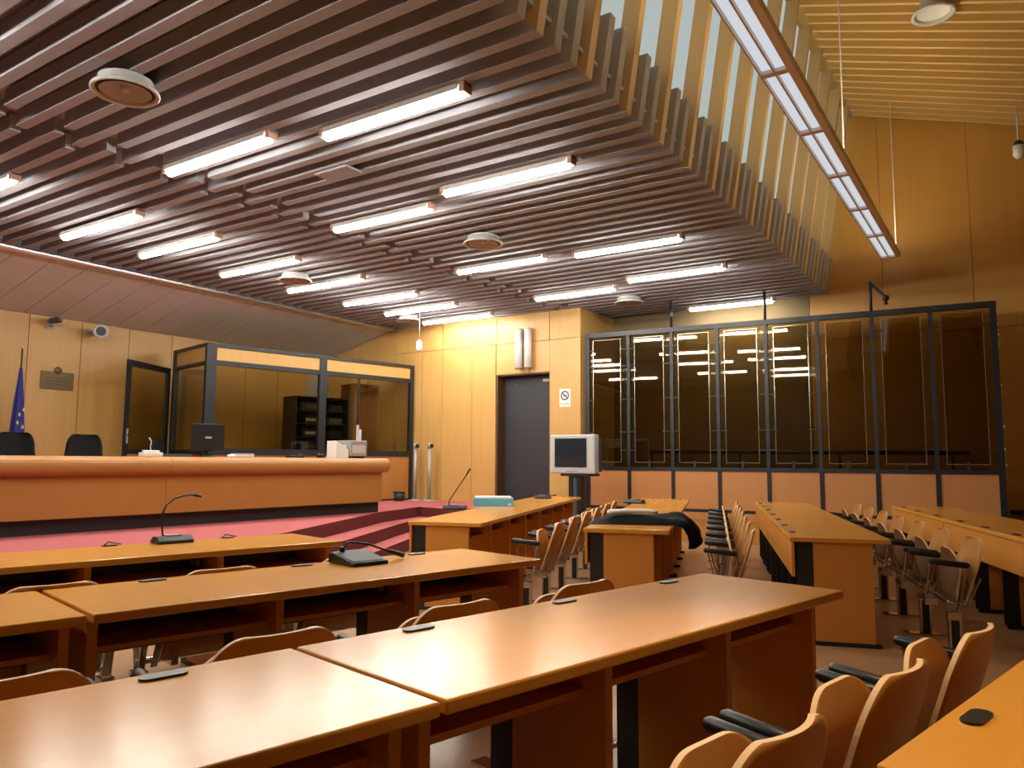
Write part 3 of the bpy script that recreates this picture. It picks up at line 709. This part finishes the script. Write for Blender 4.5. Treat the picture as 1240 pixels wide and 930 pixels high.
# ================================================================== INTERPRETER BOOTH
bo = P1(-12.397, 5.12)
t = thing('interpreter_booth', 'slate-framed glazed booth with veneer base beside the judges', 'booth', (bo.x, bo.y, 0.49), BR1)
ZT, ZM, ZS = 2.70, 2.37, 0.86       # heights above the platform
LX = 4.24
posts = [(0.0, 0.17), (2.1, 2.24), (LX-0.08, LX)]
for a, b_ in posts: MB().box(a, b_, 0, 0.09, 0, ZT).obj('post', M['frame'], t, 0.004)
for (a, b_) in ((0.17, 2.1), (2.24, LX-0.08)):
    MB().box(a, b_, 0.0, 0.08, ZT-0.06, ZT).obj('top_rail', M['frame'], t)
    MB().box(a, b_, 0.0, 0.08, ZM-0.03, ZM+0.05).obj('transom', M['frame'], t)
    MB().box(a, b_, 0.0, 0.08, ZS, ZS+0.1).obj('sill_rail', M['frame'], t)
    MB().box(a, b_, 0.03, 0.05, ZM+0.05, ZT-0.06).obj('transom_panel', M['wall'], t)
    MB().box(a, b_, 0.02, 0.05, 0.03, ZS).obj('base_panel', M['bench'], t)
    MB().box(a, b_, 0.03, 0.07, 0.0, 0.03).obj('base_strip', M['black'], t)
MB().box(0.17, 2.1, 0.036, 0.044, ZS+0.1, ZM-0.03).obj('pane', M['tint2'], t)
MB().box(2.24, 2.98, 0.03, 0.036, ZS+0.1, ZM-0.03).obj('pane', M['tint2'], t)
MB().box(2.96, LX-0.08, 0.046, 0.052, ZS+0.1, ZM-0.03).obj('pane', M['tint2'], t)
MB().box(2.94, 2.97, 0.025, 0.056, ZS+0.1, ZM-0.03).obj('sash_stile', M['frame'], t)
MB().box(2.95, 3.02, 0.0, 0.02, ZS+0.14, ZS+0.5).obj('sash_handle', M['lgrey'], t, 0.004)
# side wall back towards the flag wall, with a doorway
SY = 1.36
MB().box(0.0, 0.08, SY, SY+0.1, 0, ZT).obj('post', M['frame'], t)
MB().box(0.0, 0.08, 0.09, SY, ZT-0.05, ZT).obj('top_rail', M['frame'], t)
MB().box(0.0, 0.08, 0.09, SY, ZM-0.02, ZM+0.03).obj('transom', M['frame'], t)
MB().box(0.0, 0.08, 0.09, SY, ZS, ZS+0.08).obj('sill_rail', M['frame'], t)
MB().box(0.03, 0.05, 0.09, SY, ZM+0.03, ZT-0.05).obj('transom_panel', M['wall'], t)
MB().box(0.03, 0.05, 0.09, SY, 0, ZS).obj('base_panel', M['bench'], t)
MB().box(0.036, 0.044, 0.09, SY, ZS+0.08, ZM-0.02).obj('pane', M['tint2'], t)
# open door leaf, swung out to the left
hinge = P1(-12.397-SY-0.06, 5.06)
leaf_end = Vector((-11.80, 6.75, 0)); dv = (leaf_end-Vector((hinge.x, hinge.y, 0)))
t = thing('booth_door', 'open glazed door of the booth, swung out towards the flag', 'door', (hinge.x, hinge.y, 0.49), math.atan2(dv.y, dv.x))
LW = dv.length
MB().box(0, 0.09, -0.02, 0.02, 0.02, ZM).obj('stile', M['frame'], t); MB().box(LW-0.09, LW, -0.02, 0.02, 0.02, ZM).obj('stile', M['frame'], t)
MB().box(0.09, LW-0.09, -0.02, 0.02, ZM-0.09, ZM).obj('rail', M['frame'], t); MB().box(0.09, LW-0.09, -0.02, 0.02, ZS, ZS+0.07).obj('rail', M['frame'], t)
MB().box(0.09, LW-0.09, -0.012, 0.012, 0.02, ZS).obj('base_panel', M['bench'], t)
MB().box(0.09, LW-0.09, -0.004, 0.004, ZS+0.07, ZM-0.09).obj('pane', M['tint2'], t)
h_ = MB().box(LW-0.07, LW-0.03, 0.02, 0.03, ZS+0.16, ZS+0.4).obj('handle_plate', M['steel'], t)
MB().tube([(LW-0.05, 0.03, ZS+0.3), (LW-0.05, 0.06, ZS+0.3), (LW-0.2, 0.065, ZS+0.3)], 0.012, 8).obj('lever', M['plastic'], h_)
# equipment inside the booth
rk = P1(-13.15, 7.45)
t = thing('equipment_rack', 'black rack of audio equipment seen through the booth glass', 'rack', (rk.x, rk.y, 0.49), BR1)
MB().box(-0.42, -0.4, -0.25, 0.25, 0, 1.95).obj('side', M['black'], t); MB().box(0.68, 0.7, -0.25, 0.25, 0, 1.95).obj('side', M['black'], t)
MB().box(-0.42, 0.7, 0.23, 0.25, 0, 1.95).obj('back', M['black'], t); MB().box(-0.42, 0.7, -0.25, 0.25, 1.95, 1.97).obj('top', M['black'], t)
for q in range(7):
    MB().box(-0.4, 0.68, -0.24, 0.22, 0.2+q*0.25, 0.215+q*0.25).obj('shelf', M['black'], t)
    dv_ = MB().box(-0.3+0.05*(q % 3), 0.2, -0.22, 0.1, 0.215+q*0.25, 0.36+q*0.25).obj('device', M['plastic'], t, 0.004)
    MB().box(-0.2, 0.02, -0.223, -0.22, 0.26+q*0.25, 0.31+q*0.25).obj('display', M['grey'] if q in (4, 5) else M['dkgrey'], dv_)
    MB().box(0.3, 0.58, -0.22, 0.1, 0.215+q*0.25, 0.33+q*0.25).obj('device', M['dkgrey'] if q % 2 else M['plastic'], t, 0.004)
ck = P1(-13.2, 8.6)
t = thing('brown_cabinet', 'tall brown cabinet behind the sliding booth glass', 'cabinet', (ck.x, ck.y, 0.49), BR1)
MB().box(-0.28, 0.32, -0.22, 0.25, 0, 2.3).obj('carcass', mat('brown_laminate', (132, 92, 62), 0.5), t, 0.004)
for a, b_ in ((-0.27, 0.018), (0.022, 0.31)):
    d_ = MB().box(a, b_, -0.24, -0.222, 0.06, 2.28).obj('door', mat('brown_laminate_door', (140, 98, 66), 0.5), t)
    MB().box(b_-0.05 if a < 0 else a+0.03, b_-0.03 if a < 0 else a+0.05, -0.255, -0.24, 1.0, 1.15).obj('handle', M['steel'], d_)

# ================================================================== WALL ITEMS BEHIND THE JUDGES
def star(mb, c, r, nrm_axis='x', off=0.0, mi=0):
    vs = []
    for q in range(10):
        a = PI/2+q*PI/5; rr = r if q % 2 == 0 else r*0.4
        vs.append((c[0]+rr*math.cos(a), c[1], c[2]+rr*math.sin(a)))
    vs2 = [(x, y+0.008, z) for x, y, z in vs]
    mb.add(vs, [tuple(range(10))], mi); mb.add(vs2, [tuple(reversed(range(10)))], mi)
    mb.add(vs+vs2, [(i, (i+1) % 10, 10+(i+1) % 10, 10+i) for i in range(10)], mi)
t = thing('european_flag', 'blue flag with gold stars hanging furled on its pole', 'flag', (-12.35, 5.43, 0.49), 2.1)
MB().tube([(0, 0, 0.03), (0, 0, 2.42)], 0.014, 8).obj('pole', M['brass'], t)
MB().lathe([(0.17, 0), (0.17, 0.02), (0.05, 0.05), (0.03, 0.06)], n=20).obj('pole_base', M['brass'], t)
MB().lathe([(0.0, 2.46), (0.022, 2.44), (0.012, 2.41), (0.0, 2.40)], n=10).obj('finial', M['gold'], t)
mb = MB(); n = 36; rings = []
for i in range(15):
    q = i/14; z = 2.12-1.55*q; R0 = 0.025+0.125*q**0.85
    rings.append([(R0*(1+0.22*math.sin(7*a+q*2)*min(1, q*3))*math.cos(a)*1.0, R0*0.62*(1+0.22*math.sin(7*a+q*2)*min(1, q*3))*math.sin(a), z) for a in [2*PI*k/n for k in range(n)]])
vs = [p for r in rings for p in r]
mb.add(vs, [(i*n+k, i*n+(k+1) % n, (i+1)*n+(k+1) % n, (i+1)*n+k) for i in range(14) for k in range(n)], 0, True)
mb.add(rings[0], [tuple(range(n))]); mb.add(rings[-1], [tuple(range(n))])
cl_ = mb.obj('cloth', M['flag'], t)
for x, z in ((-0.045, 1.42), (0.055, 1.5), (0.02, 1.24), (-0.07, 1.3), (0.02, 1.03), (-0.02, 0.85), (0.075, 0.95)):
    q = (2.12-z)/1.55; R0 = 0.025+0.125*q**0.85
    y = -R0*0.62*1.15*math.sqrt(max(0.05, 1-(x/(R0*1.1))**2))-0.004
    sb = MB(); star(sb, (x, y, z), 0.036); sb.obj('star', M['gold'], cl_)
t = thing('wall_plaque', 'dull brass plaque with a small crest on the wall behind the judges', 'plaque', (XL, 6.12, 2.5), PI/2)
MB().box(-0.25, 0.25, -0.02, 0, -0.14, 0.14).obj('plate', M['brass'], t, 0.003)
MB().lathe([(0.0, 0.012), (0.05, 0.01), (0.06, 0)], n=18).obj('crest', M['brass'], t, loc=(0, -0.02, 0.16)).rotation_euler = (PI/2, 0, 0)
lm = MB()
for z, ww in ((0.04, 0.17), (-0.01, 0.19), (-0.06, 0.15)): lm.box(-ww, ww, -0.023, -0.02, z-0.008, z+0.008)
lm.obj('engraved_lines', mat('engraving', (92, 76, 50), 0.5, 0.3), t)
t = thing('security_camera', 'small dark camera on a bracket under the soffit', 'camera', (XL, 5.95, 3.36), PI/2)
MB().box(-0.05, 0.05, -0.02, 0, -0.05, 0.08).obj('wall_plate', M['grey'], t)
MB().tube([(0, -0.02, 0.0), (0, -0.1, -0.02), (0, -0.14, 0.03)], 0.014, 8).obj('arm', M['grey'], t)
MB().box(-0.045, 0.045, -0.32, -0.06, 0.03, 0.11).obj('body', M['dkgrey'], t, 0.01)
MB().tube([(0, -0.32, 0.07), (0, -0.35, 0.07)], 0.032, 12).obj('lens', M['plastic'], t)
t = thing('horn_speaker', 'pale round horn speaker on the wall under the soffit', 'speaker', (XL, 6.56, 3.34), PI/2)
MB().box(-0.04, 0.04, -0.02, 0, -0.06, 0.06).obj('wall_plate', M['grey'], t)
MB().tube([(0, -0.02, 0), (0.0, -0.16, 0.0)], 0.02, 8).obj('arm', M['grey'], t)
hs = MB().lathe([(0.03, -0.22), (0.05, -0.16), (0.1, -0.02), (0.115, 0.0), (0.115, 0.015), (0.075, 0.012), (0.06, -0.02), (0.0, -0.03)], n=24).obj('horn', M['lgrey'], t)
hs.location = (0.05, -0.3, 0.0); hs.rotation_euler = (PI/2, 0, -0.45)
MB().lathe([(0.075, 0.0125), (0.062, -0.005), (0.0, -0.012)], n=24).obj('throat', M['dkgrey'], hs, recalc=False)

# ================================================================== ITEMS AT THE BACK WALL
for i, (x, lb) in enumerate(((-7.59, 'left one of two white tube speakers above the door'), (-7.39, 'right one of two white tube speakers above the door'))):
    t = thing('column_speaker', lb, 'speaker', (x, YW, 2.98), 0, 'white tube speakers above the door')
    MB().tube([(0, -0.09, 0), (0, -0.09, 0.72)], 0.07, 20).obj('tube', M['white'], t)
    for z in (-0.012, 0.72): MB().tube([(0, -0.09, z), (0, -0.09, z+0.012)], 0.072, 20).obj('end_cap', M['grey'], t)
    MB().box(-0.03, 0.03, -0.03, 0, 0.3, 0.4).obj('bracket', M['grey'], t)
t = thing('no_smoking_sign', 'white square sign with a round black symbol right of the door', 'sign', (-6.66, YW, 2.4))
MB().box(-0.11, 0.11, -0.006, 0, -0.16, 0.16).obj('plate', M['paper'], t)
mb = MB()
n = 24
ro, ri = 0.085, 0.062
vs = [(r*math.cos(2*PI*k/n), -0.009, 0.04+r*math.sin(2*PI*k/n)) for r in (ro, ri) for k in range(n)]
mb.add(vs, [(k, (k+1) % n, n+(k+1) % n, n+k) for k in range(n)])
mb.add([(-0.055, -0.0095, 0.085), (-0.042, -0.0095, 0.098), (0.055, -0.0095, -0.005), (0.042, -0.0095, -0.018)], [(0, 1, 2, 3)])
mb.add([(-0.04, -0.0085, 0.03), (0.045, -0.0085, 0.03), (0.045, -0.0085, 0.05), (-0.04, -0.0085, 0.05)], [(0, 1, 2, 3)])
mb.obj('symbol', M['plastic'], t, recalc=False)
MB().box(-0.09, 0.09, -0.008, -0.006, -0.13, -0.09).obj('text_band', M['lgrey'], t)
for i, (x, lb) in enumerate(((-9.86, 'left grey barrier post on the red platform'), (-9.5, 'right grey barrier post on the red platform'))):
    t = thing('barrier_post', lb, 'post', (x, 11.55, 0.49), 0, 'two grey barrier posts by the booth')
    MB().lathe([(0.16, 0), (0.16, 0.012), (0.04, 0.03), (0.03, 0.035)], n=24).obj('base', M['steel'], t)
    MB().tube([(0, 0, 0.03), (0, 0, 1.02)], 0.036, 14).obj('tube', M['steel'], t)
    MB().tube([(0, 0, 1.02), (0, 0, 1.12)], 0.044, 14).obj('head', M['grey'], t)
    MB().box(0.02, 0.07, -0.03, 0.03, 1.03, 1.1).obj('belt_slot', M['plastic'], t)
t = thing('waste_bin', 'small dark green bin on the platform at the booth corner', 'bin', (-9.99, 11.25, 0.49))
MB().lathe([(0.09, 0), (0.115, 0.17), (0.105, 0.17), (0.085, 0.01)], n=20).obj('bucket', mat('dark_green', (30, 52, 48), 0.5), t)
MB().lathe([(0.117, 0.16), (0.123, 0.165), (0.123, 0.175), (0.117, 0.18)], n=20).obj('rim', M['plastic'], t)
# television on its stand
t = thing('crt_television', 'silver box television facing the desks on a black stand', 'television', (-5.9, 10.75, 1.08), -0.04)
mb = MB(); mb.box(-0.41, 0.41, -0.03, 0.12, 0, 0.62); mb.obj('bezel', M['silver'], t, 0.02)
MB().box(-0.36, 0.36, 0.121, 0.3, 0.03, 0.58).add([(-0.36, 0.3, 0.03), (0.36, 0.3, 0.03), (0.36, 0.3, 0.58), (-0.36, 0.3, 0.58), (-0.2, 0.55, 0.1), (0.2, 0.55, 0.1), (0.2, 0.55, 0.45), (-0.2, 0.55, 0.45)],
    [(4, 5, 6, 7), (0, 1, 5, 4), (1, 2, 6, 5), (2, 3, 7, 6), (3, 0, 4, 7)]).obj('tube_housing', M['dkgrey'], t)
MB().box(-0.32, 0.27, -0.04, -0.03, 0.1, 0.56).obj('screen', M['screen'], t, 0.008)
for sx in (-0.375, 0.345): MB().box(sx-0.03, sx+0.03, -0.034, -0.03, 0.05, 0.57).obj('speaker_grille', M['lgrey'], t)
MB().box(-0.1, 0.1, -0.036, -0.03, 0.03, 0.05).obj('button_strip', M['grey'], t)
t = thing('television_stand', 'black column stand under the silver television', 'stand', (-5.87, 10.82, 0), -0.04)
MB().box(-0.3, 0.3, -0.25, 0.3, 0.0, 0.05).obj('base', M['plastic'], t, 0.01)
MB().box(-0.13, -0.055, -0.04, 0.1, 0.05, 1.04).obj('column', M['plastic'], t, 0.01)
MB().box(-0.055, 0.02, -0.03, 0.09, 0.05, 1.04).obj('column', M['dkgrey'], t, 0.01)
MB().box(0.02, 0.1, -0.04, 0.1, 0.05, 1.04).obj('column', M['plastic'], t, 0.01)
MB().box(-0.25, 0.25, -0.08, 0.3, 1.04, 1.08).obj('top_plate', M['plastic'], t, 0.004)

# ================================================================== DOCK (glazed enclosure)
CA = 0.0673
co = Vector((-6.27, 11.986, 0))
t = thing('glazed_dock', 'tall slate-framed dock with tinted glass panels and a veneer base', 'enclosure', co, CA)
NP, PW = 8, 0.765
ZR0, ZR1, ZTOP = 1.13, 1.19, 3.53
for i in range(NP+1):
    w2 = 0.028 if 0 < i < NP else 0.04
    x = i*PW
    MB().box(x-w2, x+w2, -0.03, 0.03, 0, ZTOP-0.08).obj('post', M['frame'], t)
MB().box(-0.04, NP*PW+0.04, -0.035, 0.035, ZTOP-0.08, ZTOP).obj('top_rail', M['frame'], t)
for i in range(NP):
    x0, x1 = i*PW+0.028, (i+1)*PW-0.028
    MB().box(x0, x1, -0.025, 0.025, ZR0, ZR1).obj('sill_rail', M['frame'], t)
    MB().box(x0, x1, -0.01, 0.01, 0.52, ZR0).obj('base_panel', M['cage_wood'], t)
    MB().box(x0, x1, -0.025, 0.025, 0.47, 0.52).obj('foot_rail', M['frame'], t)
    MB().box(x0, x1, 0.0, 0.004, ZR1, ZTOP-0.08).obj('fixed_glass', M['tint_fixed'], t)
    pa = MB().box(x0+0.1, x1-0.105, -0.052, -0.04, 1.27, 3.39).obj('pane', M['tint'], t)
    e = 0.007
    a, b_, z0, z1 = x0+0.1, x1-0.105, 1.27, 3.39
    MB().box(a-e, a, -0.056, -0.038, z0-e, z1+e).box(b_, b_+e, -0.056, -0.038, z0-e, z1+e).box(a, b_, -0.056, -0.038, z1, z1+e).box(a, b_, -0.056, -0.038, z0-e, z0).obj('polished_edge', M['edge'], pa)
    for z in (3.21, 2.92, 2.34, 1.78, 1.47):
        for px, sx in ((a, -1), (b_, 1)):
            xo = x0-0.01 if sx < 0 else x1+0.01
            MB().box(min(px+sx*(-0.02), xo), max(px-sx*0.02, xo), -0.066, -0.056, z-0.009, z+0.009).obj('glass_clip', M['frame'], t)
    MB().box((a+b_)/2-0.02, (a+b_)/2+0.02, -0.066, -0.03, ZR1, 1.3).obj('bottom_clip', M['black'], t)
MB().box(-0.02, NP*PW+0.02, -0.05, 0.0, 0.36, 0.47).obj('fascia_board', M['cage_wood'], t)
MB().box(-0.02, NP*PW+0.02, -0.035, 0.0, 0.0, 0.36).obj('plinth_board', M['fascia'], t)
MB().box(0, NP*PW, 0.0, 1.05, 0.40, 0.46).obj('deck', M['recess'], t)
for z in (3.2, 3.05, 2.92, 2.34, 1.78, 1.47, 1.25):
    MB().tube([(NP*PW+0.052, -0.02, z-0.03), (NP*PW+0.052, -0.02, z+0.03)], 0.012, 8).obj('hinge', M['chrome'], t)
for i in (2, 4, 6):
    MB().tube([(i*PW, 0, ZTOP), (i*PW, 0, CZ-0.005 if i < 6 else 3.98)], 0.022, 8).obj('ceiling_strut', M['frame'], t)
MB().tube([(6*PW, 0, 3.96), (6*PW+0.2, -0.05, 3.72), (6*PW+0.21, -0.05, 3.6)], 0.022, 8).obj('bracket_arm', M['frame'], t)
MB().lathe([(0.0, -0.05), (0.045, -0.03), (0.045, 0.03), (0, 0.05)], (6*PW+0.205, -0.05, 3.7), 12).obj('bracket_joint', M['frame'], t)
MB().tube([(0.9, 0.55, 1.45), (NP*PW-0.35, 0.55, 1.43)], 0.035, 10).obj('inner_rail', M['black'], t)
for i in (1, 3, 5, 7): MB().tube([(i*PW+0.2, 0.55, 0.46), (i*PW+0.2, 0.55, 1.43)], 0.02, 8).obj('rail_post', M['black'], t)

# ================================================================== THINGS ON THE DESKS
def gooseneck_unit(p, rz, label, neck, slim=1.0, name='desk_microphone'):
    t = thing(name, label, 'microphone', p, rz)
    mb = MB(); w_, d_ = 0.11*slim, 0.07*slim
    pr = [(-d_, 0), (d_, 0), (d_, 0.018), (d_*0.45, 0.045), (-d_*0.55, 0.045), (-d_, 0.018)]
    mb.extrude_x(pr, -w_, w_).obj('base', M['plastic'], t, 0.005)
    MB().box(-w_*0.45, w_*0.35, -d_*0.55, d_*0.4, 0.045, 0.052).obj('button_panel', M['grey'], t)
    MB().tube(neck[:-1], 0.006, 8).obj('gooseneck', M['plastic'], t)
    MB().tube([neck[-2], neck[-1]], [0.009, 0.011], 10).obj('capsule', M['plastic'], t)
    return t
p = P1(-5.0, 1.9, 0.75)
gooseneck_unit(p, BR1, 'black gooseneck microphone arching right on the desk nearest the judges bench',
    [(-0.06, 0, 0.04), (-0.068, 0, 0.1), (-0.068, 0, 0.19), (-0.045, 0, 0.24), (0.0, 0, 0.275), (0.05, 0, 0.292), (0.09, 0, 0.298), (0.12, 0, 0.296), (0.17, 0, 0.286)])
# console with its microphone lying flat
p = P1(-3.4, 2.25, 0.752)
t = thing('conference_console', 'black conference microphone console with sloping grey top on the second left row', 'microphone', p, BR1)
pr = [(-0.12, 0), (0.12, 0), (0.12, 0.05), (0.09, 0.055), (-0.11, 0.018)]
MB().extrude_x(pr, -0.12, 0.09).obj('body', M['plastic'], t, 0.004)
MB().add([(-0.11, -0.1, 0.0235), (0.08, -0.1, 0.0235), (0.08, 0.085, 0.058), (-0.11, 0.085, 0.058)], [(0, 1, 2, 3)]).obj('top_plate', M['dkgrey'], t, recalc=False)
MB().lathe([(0.014, 0), (0.014, 0.02), (0.01, 0.025)], (-0.07, 0.07, 0.055), 10).obj('neck_socket', M['plastic'], t)
MB().tube([(-0.07, 0.07, 0.07), (-0.03, 0.08, 0.1), (0.08, 0.06, 0.085), (0.18, 0.03, 0.045)], 0.006, 8).obj('gooseneck', M['plastic'], t)
MB().tube([(0.18, 0.03, 0.045), (0.27, 0.0, 0.016)], [0.011, 0.014], 10).obj('capsule', M['plastic'], t)
p = P2(-2.74, 7.95, 0.75)
gooseneck_unit(p, BR2-PI/2+0.2, 'black gooseneck microphone leaning right beside the teal folder',
    [(-0.07, 0, 0.04), (-0.06, 0, 0.1), (0.02, 0, 0.22), (0.08, 0, 0.31), (0.12, 0, 0.37), (0.16, 0, 0.44)], 1.15)
p = P2(-1.0, 9.9, 0.75)
gooseneck_unit(p, BR2-PI/2-0.3, 'small black microphone unit at the far end of the black robe row',
    [(-0.06, 0, 0.04), (-0.07, 0, 0.07), (-0.07, 0, 0.09), (-0.05, 0, 0.1)], 1.1)
p = P2(-2.35, 10.6, 0.75)
gooseneck_unit(p, BR2-PI/2, 'flat black microphone at the far end of the teal folder row',
    [(-0.06, 0, 0.04), (0.0, 0, 0.06), (0.08, 0, 0.05), (0.14, 0, 0.045), (0.19, 0, 0.05)], 1.0)
# cable clips on the first row
for u, v, lb in ((-5.06, 1.55, 'small black cable clip left of the gooseneck microphone'), (-5.06, 2.28, 'small black cable clip right of the gooseneck microphone')):
    p = P1(u, v, 0.75)
    t = thing('cable_clip', lb, 'cable', p, BR1)
    MB().box(-0.04, 0.04, -0.02, 0.02, 0, 0.006).obj('plate', M['plastic'], t)
    MB().tube([(-0.03, 0, 0.004), (-0.01, 0, 0.025), (0.02, 0.005, 0.018), (0.07, 0.01, 0.006)], 0.004, 6).obj('cable_end', M['plastic'], t)
# teal folder
p = P2(-2.53, 8.75, 0.75)
t = thing('box_folder', 'teal box folder with pale edges lying on the desk left of centre', 'folder', p, BR2-PI/2+0.28)
MB().box(-0.235, 0.225, -0.16, 0.16, 0.0, 0.004).box(-0.235, 0.225, -0.16, 0.16, 0.086, 0.09).box(-0.235, 0.225, -0.165, -0.16, 0.0, 0.09).obj('cover', M['teal'], t)
MB().box(-0.232, 0.222, -0.158, 0.155, 0.005, 0.085).obj('paper_block', M['paper'], t)
MB().box(-0.225, 0.2, -0.155, 0.15, 0.091, 0.108).obj('loose_sheets', M['paper'], t)
MB().box(0.16, 0.2, -0.1655, -0.165, 0.012, 0.035).obj('spine_label', M['paper'], t)
# black robe over the desk end
def robe():
    c = P2(-0.65, 6.75, 0.75)
    t = thing('black_robe', 'black robe draped across the desk end and hanging over its edge', 'robe', c, BR2-PI/2)
    # local X = to the user side (right), Y = along the row, away
    nu, nv = 40, 16; top = []; rnd = random.Random(3)
    path = [(-0.38, 0.0), (-0.15, 0.0), (0.1, 0.0), (0.26, 0.002), (0.33, 0.004), (0.385, -0.02), (0.42, -0.08), (0.43, -0.14), (0.425, -0.19)]
    def cen(q):
        f = q*(len(path)-1); i = min(int(f), len(path)-2); k = f-i
        a, b_ = path[i], path[i+1]; return a[0]+(b_[0]-a[0])*k, a[1]+(b_[1]-a[1])*k
    vs = []
    for i in range(nu+1):
        q = i/nu; x, z = cen(q)
        x2, z2 = cen(min(1, q+0.02)); x1, z1 = cen(max(0, q-0.02)); dx, dz = x2-x1, z2-z1; l = math.hypot(dx, dz); nx, nz = -dz/l, dx/l
        hwid = 0.27*(1-0.35*q)
        for j in range(nv+1):
            s = -1+2*j/nv
            th = (0.062*(1-abs(s)**2.6)+0.012*math.sin(9*s+5*q)+0.01*math.sin(17*q+4*s)+0.004)*min(1, 0.35+q*6, 0.35+(1-q)*5)
            th = max(th, 0.006)+0.035*q*(1-abs(s)**2)
            vs.append((x+nx*th, hwid*s+0.02*math.sin(6*q), z+nz*th))
    m_ = len(vs)
    for i in range(nu+1):
        q = i/nu; x, z = cen(q)
        for j in range(nv+1):
            s = -1+2*j/nv; hwid = 0.27*(1-0.35*q); vs.append((x, hwid*s+0.02*math.sin(6*q), z+0.002))
    W = nv+1; fs = []
    for i in range(nu):
        for j in range(nv):
            a = i*W+j; fs.append((a, a+W, a+W+1, a+1)); fs.append((m_+a, m_+a+1, m_+a+W+1, m_+a+W))
    for i in range(nu):
        a = i*W; fs.append((a, m_+a, m_+a+W, a+W)); a = i*W+nv; fs.append((a, a+W, m_+a+W, m_+a))
    for j in range(nv):
        a = j; fs.append((a, a+1, m_+a+1, m_+a)); a = nu*W+j; fs.append((a, m_+a, m_+a+1, a+1))
    MB().add(vs, fs, 0, True).obj('cloth', M['satin'], t)
    mb = MB(); pv = []
    for i in range(9):
        q = i/8; x = -0.25+0.42*q
        for s in (-0.06*(1-0.6*q), 0.09*(1-0.6*q)): pv.append((x, s-0.1+0.05*q, 0.082+0.012*math.sin(3*q)))
    pv2 = [(x, y, z+0.028) for x, y, z in pv]; n = len(pv)
    fs = []
    for i in range(8):
        a = 2*i; fs.append((n+a, n+a+2, n+a+3, n+a+1)); fs.append((a, a+1, a+3, a+2)); fs.append((a, a+2, n+a+2, n+a)); fs.append((a+1, n+a+1, n+a+3, a+3))
    fs.append((0, n, n+1, 1)); fs.append((16, 17, n+17, n+16))
    mb.add(pv+pv2, fs, 0, True).obj('white_collar', M['paper'], t)
robe()
